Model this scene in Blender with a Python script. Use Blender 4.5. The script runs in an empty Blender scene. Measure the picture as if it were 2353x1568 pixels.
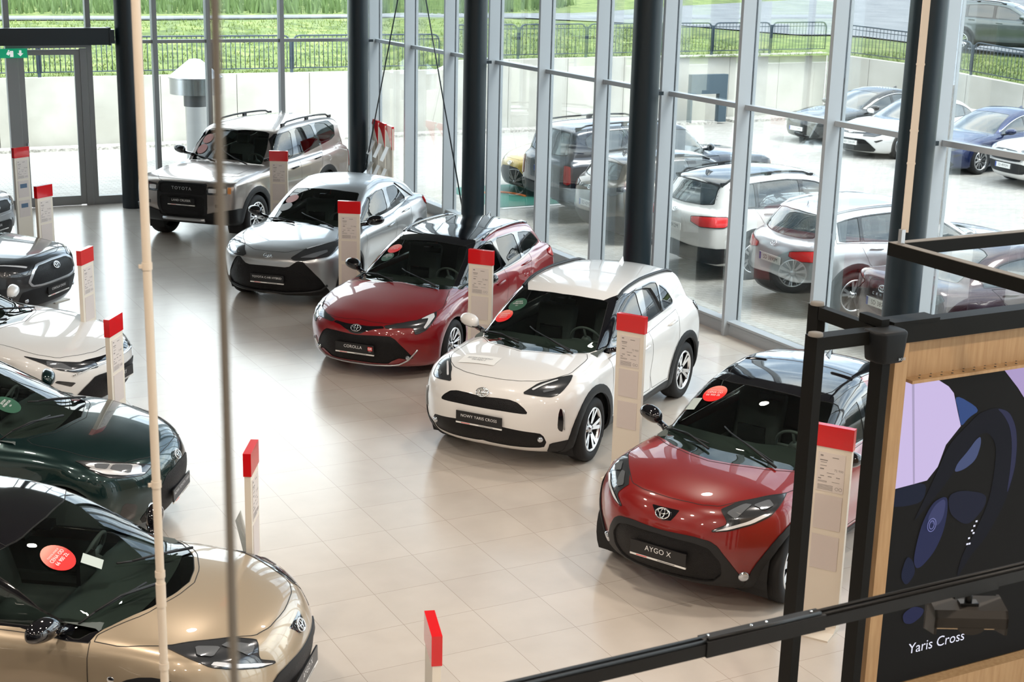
import bpy, bmesh, math, random
import numpy as np
from mathutils import Vector, Matrix
from mathutils.geometry import tessellate_polygon

sc = bpy.context.scene
COL = sc.collection
PI = math.pi
rnd = random.Random(7)

# ---------------------------------------------------------------- camera, view, sky, ambient light
CAM_H, F_PX = 5.1619, 3379.9
PITCH, YAW, ROLL = math.radians(15.2343), math.radians(27.8699), math.radians(1.3964)
def _cam_axes():
    f = Vector((math.sin(YAW)*math.cos(PITCH), math.cos(YAW)*math.cos(PITCH), -math.sin(PITCH)))
    rt = Vector((math.cos(YAW), -math.sin(YAW), 0)); up = rt.cross(f)
    c, s = math.cos(ROLL), math.sin(ROLL)
    return c*rt + s*up, -s*rt + c*up, f
_r, _u, _f = _cam_axes()
cd = bpy.data.cameras.new('camera'); cam = bpy.data.objects.new('camera', cd); COL.objects.link(cam)
cam.matrix_world = Matrix(((_r.x, _u.x, -_f.x, 0), (_r.y, _u.y, -_f.y, 0), (_r.z, _u.z, -_f.z, CAM_H), (0, 0, 0, 1)))
cd.sensor_width = 36; cd.lens = F_PX/2353*36; cd.clip_start = .1; cd.clip_end = 600
cd.dof.use_dof = True; cd.dof.focus_distance = 14.5; cd.dof.aperture_fstop = 7.1
sc.camera = cam

sc.view_settings.view_transform = 'Standard'; sc.view_settings.look = 'None'
sc.view_settings.gamma = 1.0; sc.view_settings.exposure = 0.0; sc.view_settings.use_curve_mapping = False
sc.cycles.use_denoising = True
sc.cycles.adaptive_threshold = .03
sc.cycles.max_bounces = 8; sc.cycles.diffuse_bounces = 3; sc.cycles.glossy_bounces = 3
sc.cycles.transmission_bounces = 4; sc.cycles.transparent_max_bounces = 14
sc.cycles.caustics_reflective = False; sc.cycles.caustics_refractive = False
sc.cycles.sample_clamp_indirect = 6

# overcast daylight: grey white cloud cover with bluish breaks
world = bpy.data.worlds.new('sky'); sc.world = world; world.use_nodes = True
nt = world.node_tree; nt.nodes.clear()
def N(tree, typ, **kw):
    n = tree.nodes.new(typ)
    for k, v in kw.items(): setattr(n, k, v)
    return n
tc = N(nt, 'ShaderNodeTexCoord'); mp = N(nt, 'ShaderNodeMapping'); mp.inputs['Scale'].default_value = (1, 1, 2.6)
nz = N(nt, 'ShaderNodeTexNoise'); nz.inputs['Scale'].default_value = 2.2; nz.inputs['Detail'].default_value = 6; nz.inputs['Roughness'].default_value = .55
cr = N(nt, 'ShaderNodeValToRGB')
cr.color_ramp.elements[0].position = .36; cr.color_ramp.elements[0].color = (.30, .38, .50, 1)
cr.color_ramp.elements[1].position = .62; cr.color_ramp.elements[1].color = (1, 1, 1, 1)
e = cr.color_ramp.elements.new(.48); e.color = (.68, .76, .86, 1)
bg = N(nt, 'ShaderNodeBackground'); wo = N(nt, 'ShaderNodeOutputWorld')
SKY_POWER = 5.2
bg.inputs['Strength'].default_value = SKY_POWER
nt.links.new(tc.outputs['Generated'], mp.inputs['Vector']); nt.links.new(mp.outputs['Vector'], nz.inputs['Vector'])
nt.links.new(nz.outputs['Fac'], cr.inputs['Fac']); nt.links.new(cr.outputs['Color'], bg.inputs['Color']); nt.links.new(bg.outputs['Background'], wo.inputs['Surface'])
world.cycles.sampling_method = 'MANUAL'; world.cycles.sample_map_resolution = 512

sund = bpy.data.lights.new('sun_behind_cloud', 'SUN'); sund.energy = 4.5; sund.angle = math.radians(25); sund.color = (1, .97, .92)
sun = bpy.data.objects.new('sun_behind_cloud', sund); COL.objects.link(sun)
sun.rotation_euler = (math.radians(28), math.radians(22), 0)
# ---------------------------------------------------------------- materials
MAT = {}
def principled(name, col, rough=.5, metal=0., coat=0., coat_rough=.03, spec=.5, emit=None, estr=0., alpha=1., bump=None, trans=0., ior=1.45):
    if name in MAT: return MAT[name]
    m = bpy.data.materials.new(name); m.use_nodes = True
    b = m.node_tree.nodes['Principled BSDF']
    b.inputs['Base Color'].default_value = (*col, 1); b.inputs['Roughness'].default_value = rough
    b.inputs['Metallic'].default_value = metal; b.inputs['Coat Weight'].default_value = coat; b.inputs['Coat Roughness'].default_value = coat_rough
    b.inputs['Specular IOR Level'].default_value = spec; b.inputs['IOR'].default_value = ior
    b.inputs['Transmission Weight'].default_value = trans
    if emit: b.inputs['Emission Color'].default_value = (*emit, 1); b.inputs['Emission Strength'].default_value = estr
    if bump:
        kind, scale, strength, dist = bump
        t = m.node_tree; tcn = N(t, 'ShaderNodeTexCoord')
        if kind == 'noise': x = N(t, 'ShaderNodeTexNoise'); x.inputs['Scale'].default_value = scale; x.inputs['Detail'].default_value = 4; out = x.outputs['Fac']
        else: x = N(t, 'ShaderNodeTexVoronoi'); x.inputs['Scale'].default_value = scale; x.feature = 'DISTANCE_TO_EDGE'; out = x.outputs['Distance']
        t.links.new(tcn.outputs['Object'], x.inputs['Vector'])
        bn = N(t, 'ShaderNodeBump'); bn.inputs['Strength'].default_value = strength; bn.inputs['Distance'].default_value = dist
        t.links.new(out, bn.inputs['Height']); t.links.new(bn.outputs['Normal'], b.inputs['Normal'])
    MAT[name] = m; return m
def noise_tint(m, c1, c2, scale, detail=4, coords='Object', stretch=(1, 1, 1), lo=.35, hi=.65):
    """Colour variation between c1 and c2 fed into the base colour."""
    t = m.node_tree; b = t.nodes['Principled BSDF']
    tcn = N(t, 'ShaderNodeTexCoord'); mpn = N(t, 'ShaderNodeMapping'); mpn.inputs['Scale'].default_value = stretch
    x = N(t, 'ShaderNodeTexNoise'); x.inputs['Scale'].default_value = scale; x.inputs['Detail'].default_value = detail
    r = N(t, 'ShaderNodeValToRGB'); r.color_ramp.elements[0].position = lo; r.color_ramp.elements[1].position = hi
    r.color_ramp.elements[0].color = (*c1, 1); r.color_ramp.elements[1].color = (*c2, 1)
    t.links.new(tcn.outputs[coords], mpn.inputs['Vector']); t.links.new(mpn.outputs['Vector'], x.inputs['Vector'])
    t.links.new(x.outputs['Fac'], r.inputs['Fac']); t.links.new(r.outputs['Color'], b.inputs['Base Color'])
    return r
def pane(name, tint, refl=.5, rough=.0, ior=1.5, base=0.0):
    """Thin glass: tinted see-through plus a mirror part that grows at grazing angles."""
    if name in MAT: return MAT[name]
    m = bpy.data.materials.new(name); m.use_nodes = True; t = m.node_tree; t.nodes.clear()
    tr = N(t, 'ShaderNodeBsdfTransparent'); tr.inputs['Color'].default_value = (*tint, 1)
    gl = N(t, 'ShaderNodeBsdfGlossy'); gl.inputs['Roughness'].default_value = rough
    fr = N(t, 'ShaderNodeFresnel'); fr.inputs['IOR'].default_value = ior
    mm = N(t, 'ShaderNodeMath', operation='MULTIPLY_ADD'); mm.inputs[1].default_value = refl; mm.inputs[2].default_value = base; mm.use_clamp = True
    mx = N(t, 'ShaderNodeMixShader'); o = N(t, 'ShaderNodeOutputMaterial')
    t.links.new(fr.outputs['Fac'], mm.inputs[0]); t.links.new(mm.outputs[0], mx.inputs['Fac'])
    t.links.new(tr.outputs[0], mx.inputs[1]); t.links.new(gl.outputs[0], mx.inputs[2]); t.links.new(mx.outputs[0], o.inputs['Surface'])
    MAT[name] = m; return m

# ---------------------------------------------------------------- object helpers
def empty(name, loc=(0, 0, 0), rz=0., label=None, cat=None, group=None):
    o = bpy.data.objects.new(name, None); COL.objects.link(o); o.empty_display_size = .2
    o.location = loc; o.rotation_euler = (0, 0, rz)
    return tag(o, label, cat, group)
def tag(o, label=None, cat=None, group=None, kind=None):
    if label: o['label'] = label
    if cat: o['category'] = cat
    if group: o['group'] = group
    if kind: o['kind'] = kind
    return o
def link(name, me, mats, parent=None, smooth=None):
    o = bpy.data.objects.new(name, me); COL.objects.link(o)
    if mats is not None:
        for m in (mats if isinstance(mats, (list, tuple)) else [mats]): me.materials.append(m)
    if parent: o.parent = parent
    return o
def bm_obj(name, bm, mats, parent=None, smooth=False, angle=None):
    me = bpy.data.meshes.new(name); bm.normal_update(); bm.to_mesh(me); bm.free()
    if smooth:
        me.shade_smooth()
        if angle: me.set_sharp_from_angle(angle=math.radians(angle))
    return link(name, me, mats, parent)
def copy_tree(o, parent=None):
    c = o.copy(); COL.objects.link(c)
    if parent: c.parent = parent
    for ch in list(o.children): copy_tree(ch, c)
    return c
def box(bm, c, s, rz=0., mi=0, M=None):
    """Axis aligned box: centre c, full sizes s, turned by rz about z (or a full matrix M)."""
    vs = []
    R = M if M is not None else Matrix.Rotation(rz, 4, 'Z')
    for x in (-.5, .5):
        for y in (-.5, .5):
            for z in (-.5, .5): vs.append(bm.verts.new(Vector(c) + R.to_3x3() @ Vector((x*s[0], y*s[1], z*s[2]))))
    fs = [(0,1,3,2), (4,6,7,5), (0,4,5,1), (2,3,7,6), (0,2,6,4), (1,5,7,3)]
    for f in fs:
        g = bm.faces.new([vs[i] for i in f]); g.material_index = mi
    return vs
def bevel_all(bm, w, seg=2, angle=30):
    es = [e for e in bm.edges if len(e.link_faces) == 2 and e.calc_face_angle(0) > math.radians(angle)]
    if es: bmesh.ops.bevel(bm, geom=es, offset=w, segments=seg, affect='EDGES', profile=.5, clamp_overlap=True)
def tube(bm, pts, r, n=10, caps=True, mi=0, closed=False):
    pts = [Vector(p) for p in pts]; rr = r if isinstance(r, (list, tuple)) else [r]*len(pts)
    rings = []; up = Vector((0, 0, 1)); prev = None
    for i, p in enumerate(pts):
        if closed: d = pts[(i+1) % len(pts)] - pts[i-1]
        else: d = pts[min(i+1, len(pts)-1)] - pts[max(i-1, 0)]
        d.normalize()
        if prev is None:
            a = d.cross(up)
            if a.length < 1e-3: a = d.cross(Vector((1, 0, 0)))
        else: a = prev - d*prev.dot(d)
        a.normalize(); b = d.cross(a); prev = a
        rings.append([bm.verts.new(p + (a*math.cos(t) + b*math.sin(t))*rr[i]) for t in [2*PI*k/n for k in range(n)]])
    m = len(rings)
    for i in range(m if closed else m-1):
        A, B = rings[i], rings[(i+1) % m]
        for k in range(n):
            f = bm.faces.new((A[k], A[(k+1) % n], B[(k+1) % n], B[k])); f.material_index = mi; f.smooth = True
    if caps and not closed:
        f = bm.faces.new(rings[0][::-1]); f.material_index = mi
        f = bm.faces.new(rings[-1]); f.material_index = mi
def lathe(bm, prof, n=32, axis='Z', mi=0, c=(0, 0, 0), close=False):
    """prof: (radius, height) pairs turned about an axis."""
    c = Vector(c); rings = []
    def P(r, h, t):
        x, y = r*math.cos(t), r*math.sin(t)
        return c + (Vector((x, y, h)) if axis == 'Z' else Vector((x, h, y)) if axis == 'Y' else Vector((h, x, y)))
    for (r, h) in prof:
        if r < 1e-5: rings.append([bm.verts.new(P(0, h, 0))])
        else: rings.append([bm.verts.new(P(r, h, 2*PI*k/n)) for k in range(n)])
    m = len(rings)
    for i in range(m if close else m-1):
        A, B = rings[i], rings[(i+1) % m]
        for k in range(n):
            a = [A[k % len(A)], A[(k+1) % len(A)], B[(k+1) % len(B)], B[k % len(B)]]
            u = []
            for v in a:
                if v not in u: u.append(v)
            if len(u) >= 3:
                try: f = bm.faces.new(u); f.material_index = mi; f.smooth = True
                except ValueError: pass
def prism(bm, loop, direction, mi=0):
    """Extrude a planar outline (3D points) along a vector."""
    d = Vector(direction); A = [bm.verts.new(Vector(p)) for p in loop]; B = [bm.verts.new(Vector(p) + d) for p in loop]
    n = len(A)
    f = bm.faces.new(A[::-1]); f.material_index = mi; f = bm.faces.new(B); f.material_index = mi
    for i in range(n):
        f = bm.faces.new((A[i], A[(i+1) % n], B[(i+1) % n], B[i])); f.material_index = mi
def fix(bm): bmesh.ops.recalc_face_normals(bm, faces=bm.faces)

_FONT = {}
def text_mesh(s, size, depth=.0, align='CENTER', shear=0., bold=0., space=1.):
    key = (s, size, depth, align, shear, bold, space)
    if key in _FONT: return _FONT[key]
    cu = bpy.data.curves.new('t', 'FONT'); cu.body = s; cu.size = size; cu.align_x = align; cu.align_y = 'CENTER'
    cu.extrude = depth; cu.shear = shear; cu.offset = bold; cu.space_character = space; cu.resolution_u = 3
    o = bpy.data.objects.new('t', cu); COL.objects.link(o)
    dg = bpy.context.evaluated_depsgraph_get(); me = bpy.data.meshes.new_from_object(o.evaluated_get(dg))
    bpy.data.objects.remove(o); bpy.data.curves.remove(cu)
    _FONT[key] = me; return me
def add_text(bm, s, size, M, mi=0, **kw):
    me = text_mesh(s, size, **kw)
    n0 = len(bm.verts); f0 = len(bm.faces)
    bm.from_mesh(me); bm.verts.ensure_lookup_table(); bm.faces.ensure_lookup_table()
    for v in bm.verts[n0:]: v.co = M @ v.co
    for f in bm.faces[f0:]: f.material_index = mi
def frame(o, x, y, z):
    """Matrix from an origin and three axis vectors."""
    M = Matrix.Identity(4)
    for i, a in enumerate((x, y, z, o)):
        for j in range(3): M[j][i] = a[j]
    return M
# ---------------------------------------------------------------- car body surfaces (numpy only)
def pchip(pts):
    x = np.array([p[0] for p in pts], float); y = np.array([p[1] for p in pts], float)
    h = np.diff(x); d = np.diff(y) / h
    m = np.zeros(len(x))
    for i in range(1, len(x) - 1):
        if d[i-1] * d[i] > 0:
            w1 = 2*h[i] + h[i-1]; w2 = h[i] + 2*h[i-1]
            m[i] = (w1 + w2) / (w1/d[i-1] + w2/d[i])
    m[0] = d[0]; m[-1] = d[-1]
    def f(q):
        q = np.asarray(q, float); k = np.clip(np.searchsorted(x, q) - 1, 0, len(h) - 1)
        t = (q - x[k]) / h[k]; tc = np.clip(t, 0, 1); hk = h[k]
        v = (2*tc**3 - 3*tc**2 + 1)*y[k] + (tc**3 - 2*tc**2 + tc)*hk*m[k] + (-2*tc**3 + 3*tc**2)*y[k+1] + (tc**3 - tc**2)*hk*m[k+1]
        return v + np.where(t > 1, (t-1)*hk*m[k+1], 0) + np.where(t < 0, t*hk*m[k], 0)
    return f

def smax(a, b, k): return np.maximum(a, b) + np.maximum(k - np.abs(a-b), 0)**2 / (4*k)
def smin(a, b, k): return -smax(-a, -b, k)

class Field:
    """Signed field of a car body; coordinates x forward, y to the car's left, z up, origin on the ground at mid length."""
    def __init__(self, m):
        self.m = m; self.L = m['L']; self.W = m['W']; self.hw = m['W']/2
        for n in ('deck', 'belt', 'gh', 'front', 'rear', 'side', 'gside', 'bott'):
            setattr(self, n, pchip(m[n]))
        self.sf = m['fo']; self.sr = m['fo'] + m['wb']
    def __call__(self, P):
        m = self.m; s = self.L/2 - P[:, 0]; y = np.abs(P[:, 1]); z = P[:, 2]; u = y / self.hw
        e = 1e-3
        w = self.side(z)
        for (c, rr) in ((self.sf, m['R']), (self.sr, m['R'])):
            r = np.hypot(s - c, z - m['R'])
            w = w + m.get('flare', .012) * np.exp(-((r - rr*1.22)/.075)**2) * (z > .05)
        tuck = m.get('tuck', .02)
        mid = np.clip((s - self.sf - .42)/.3, 0, 1) * np.clip((self.sr - .42 - s)/.3, 0, 1)
        w = w - tuck * mid * np.exp(-((z - .55)/.17)**2)
        for (zc, bw, am, s0, s1) in m.get('ridges', []):
            w = w + am*np.exp(-((z - zc)/bw)**2)*np.clip((s-s0)/.25, 0, 1)*np.clip((s1-s)/.25, 0, 1)
        # the sides draw in towards the nose and the tail
        w = w - m.get('nt', .05)*np.clip((self.sf - s)/self.sf, 0, 1)**2 - m.get('tt', .05)*np.clip((s - self.sr)/(self.L - self.sr), 0, 1)**2
        gs = (y - w) / 1.02
        dk = self.deck(s); bl = self.belt(s)
        zt = dk + (bl - dk)*np.clip(u, 0, 1.1)**m.get('dp', 2.6)
        for (yc, bw, am, s0, s1) in m.get('hood', []):
            zt = zt + am*np.exp(-((y - yc)/bw)**2)*np.clip((s-s0)/.15, 0, 1)*np.clip((s1-s)/.2, 0, 1)
        slope = (self.deck(s+e) - self.deck(s-e)) / (2*e)
        gt = (z - zt) / np.sqrt(1 + slope**2)
        fz = self.front(z); fs = (self.front(z+e) - self.front(z-e))/(2*e)
        pf, pp = m['pf']
        uf = np.clip(u, 0, 1.2)
        gf = (fz + pf*uf**pp - s) / np.sqrt(1 + np.minimum(fs**2, 9) + (pf*pp*uf**(pp-1)/self.hw)**2)
        rz = self.rear(z); rs = (self.rear(z+e) - self.rear(z-e))/(2*e)
        rf, rp = m['pr']
        gr = (s - rz + rf*uf**rp) / np.sqrt(1 + np.minimum(rs**2, 9) + (rf*rp*uf**(rp-1)/self.hw)**2)
        gb = self.bott(s) - z
        b = smax(gs, gt, m.get('k1', .09))
        b = smax(b, gf, m.get('k2', .07)); b = smax(b, gr, m.get('k2', .07)); b = smax(b, gb, .05)
        # greenhouse
        wg = self.gside(z) - m.get('gn', .06)*np.clip((m['smid'] - s)/1.2, 0, 1)**2 - m.get('gt', .08)*np.clip((s - m['smid'])/1.6, 0, 1)**2
        dw = (self.gside(z+e) - self.gside(z-e))/(2*e)
        g1 = (y - wg) / np.sqrt(1 + dw**2)
        ug = y/.7
        bow = np.where(s < m['smid'], -m.get('bowf', .16), m.get('bowr', .12))
        q = s + bow*ug**2
        zr = self.gh(q) - m.get('crown', .045)*ug**2
        sl = (self.gh(q+e) - self.gh(q-e)) / (2*e)
        g2 = (z - zr) / np.sqrt(1 + np.minimum(sl**2, 16))
        g = smax(g1, g2, m.get('k3', .09))
        g = smax(g, (.75 - z), .02)
        return smin(b, g, m.get('k4', .03))
    def grad(self, P):
        g = np.zeros_like(P); e = 2e-3
        for i in range(3):
            d = np.zeros(3); d[i] = e
            g[:, i] = self(P + d) - self(P - d)
        n = np.linalg.norm(g, axis=1, keepdims=True); n[n == 0] = 1
        return g/n
    def root(self, C, D, tmax=3.2):
        D = D/np.linalg.norm(D, axis=1, keepdims=True)
        lo = np.zeros(len(C)); hi = np.full(len(C), tmax)
        for _ in range(26):
            mi = (lo + hi)/2; ins = self(C + D*mi[:, None]) < 0
            lo = np.where(ins, mi, lo); hi = np.where(ins, hi, mi)
        return C + D*((lo+hi)/2)[:, None]

def body_grid(F, nL, nW, nH):
    """Quad shell of the whole body: rays from a spine inside the car out to the surface."""
    L2 = F.L/2; a = L2 - .55; zc = F.m.get('zc', .62); h = .95
    def ss(n, p=0.35):
        t = np.linspace(-1, 1, n+1); return t*(1-p) + p*np.sin(t*np.pi/2)
    bx = ss(nL, .4); by = ss(nW, .1); bz = ss(nH, .1)
    idx = {}; V = []
    def vid(i, j, k):
        key = (i, j, k)
        if key not in idx: idx[key] = len(V); V.append((bx[i], by[j], bz[k]))
        return idx[key]
    Q = []
    for i in range(nL):
        for j in range(nW):
            Q.append((vid(i, j, nH), vid(i+1, j, nH), vid(i+1, j+1, nH), vid(i, j+1, nH)))
            Q.append((vid(i, j, 0), vid(i, j+1, 0), vid(i+1, j+1, 0), vid(i+1, j, 0)))
        for k in range(nH):
            Q.append((vid(i, nW, k), vid(i, nW, k+1), vid(i+1, nW, k+1), vid(i+1, nW, k)))
            Q.append((vid(i, 0, k), vid(i+1, 0, k), vid(i+1, 0, k+1), vid(i, 0, k+1)))
    for j in range(nW):
        for k in range(nH):
            Q.append((vid(nL, j, k), vid(nL, j+1, k), vid(nL, j+1, k+1), vid(nL, j, k+1)))
            Q.append((vid(0, j, k), vid(0, j, k+1), vid(0, j+1, k+1), vid(0, j+1, k)))
    B = np.array(V)
    C = np.stack([B[:, 0]*a, 0*B[:, 0], 0*B[:, 0] + zc], 1)
    O = np.stack([B[:, 0]*L2, B[:, 1]*F.hw, zc + np.where(B[:, 2] > 0, B[:, 2]*h, B[:, 2]*.5)], 1)
    return F.root(C, O - C), Q
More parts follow.
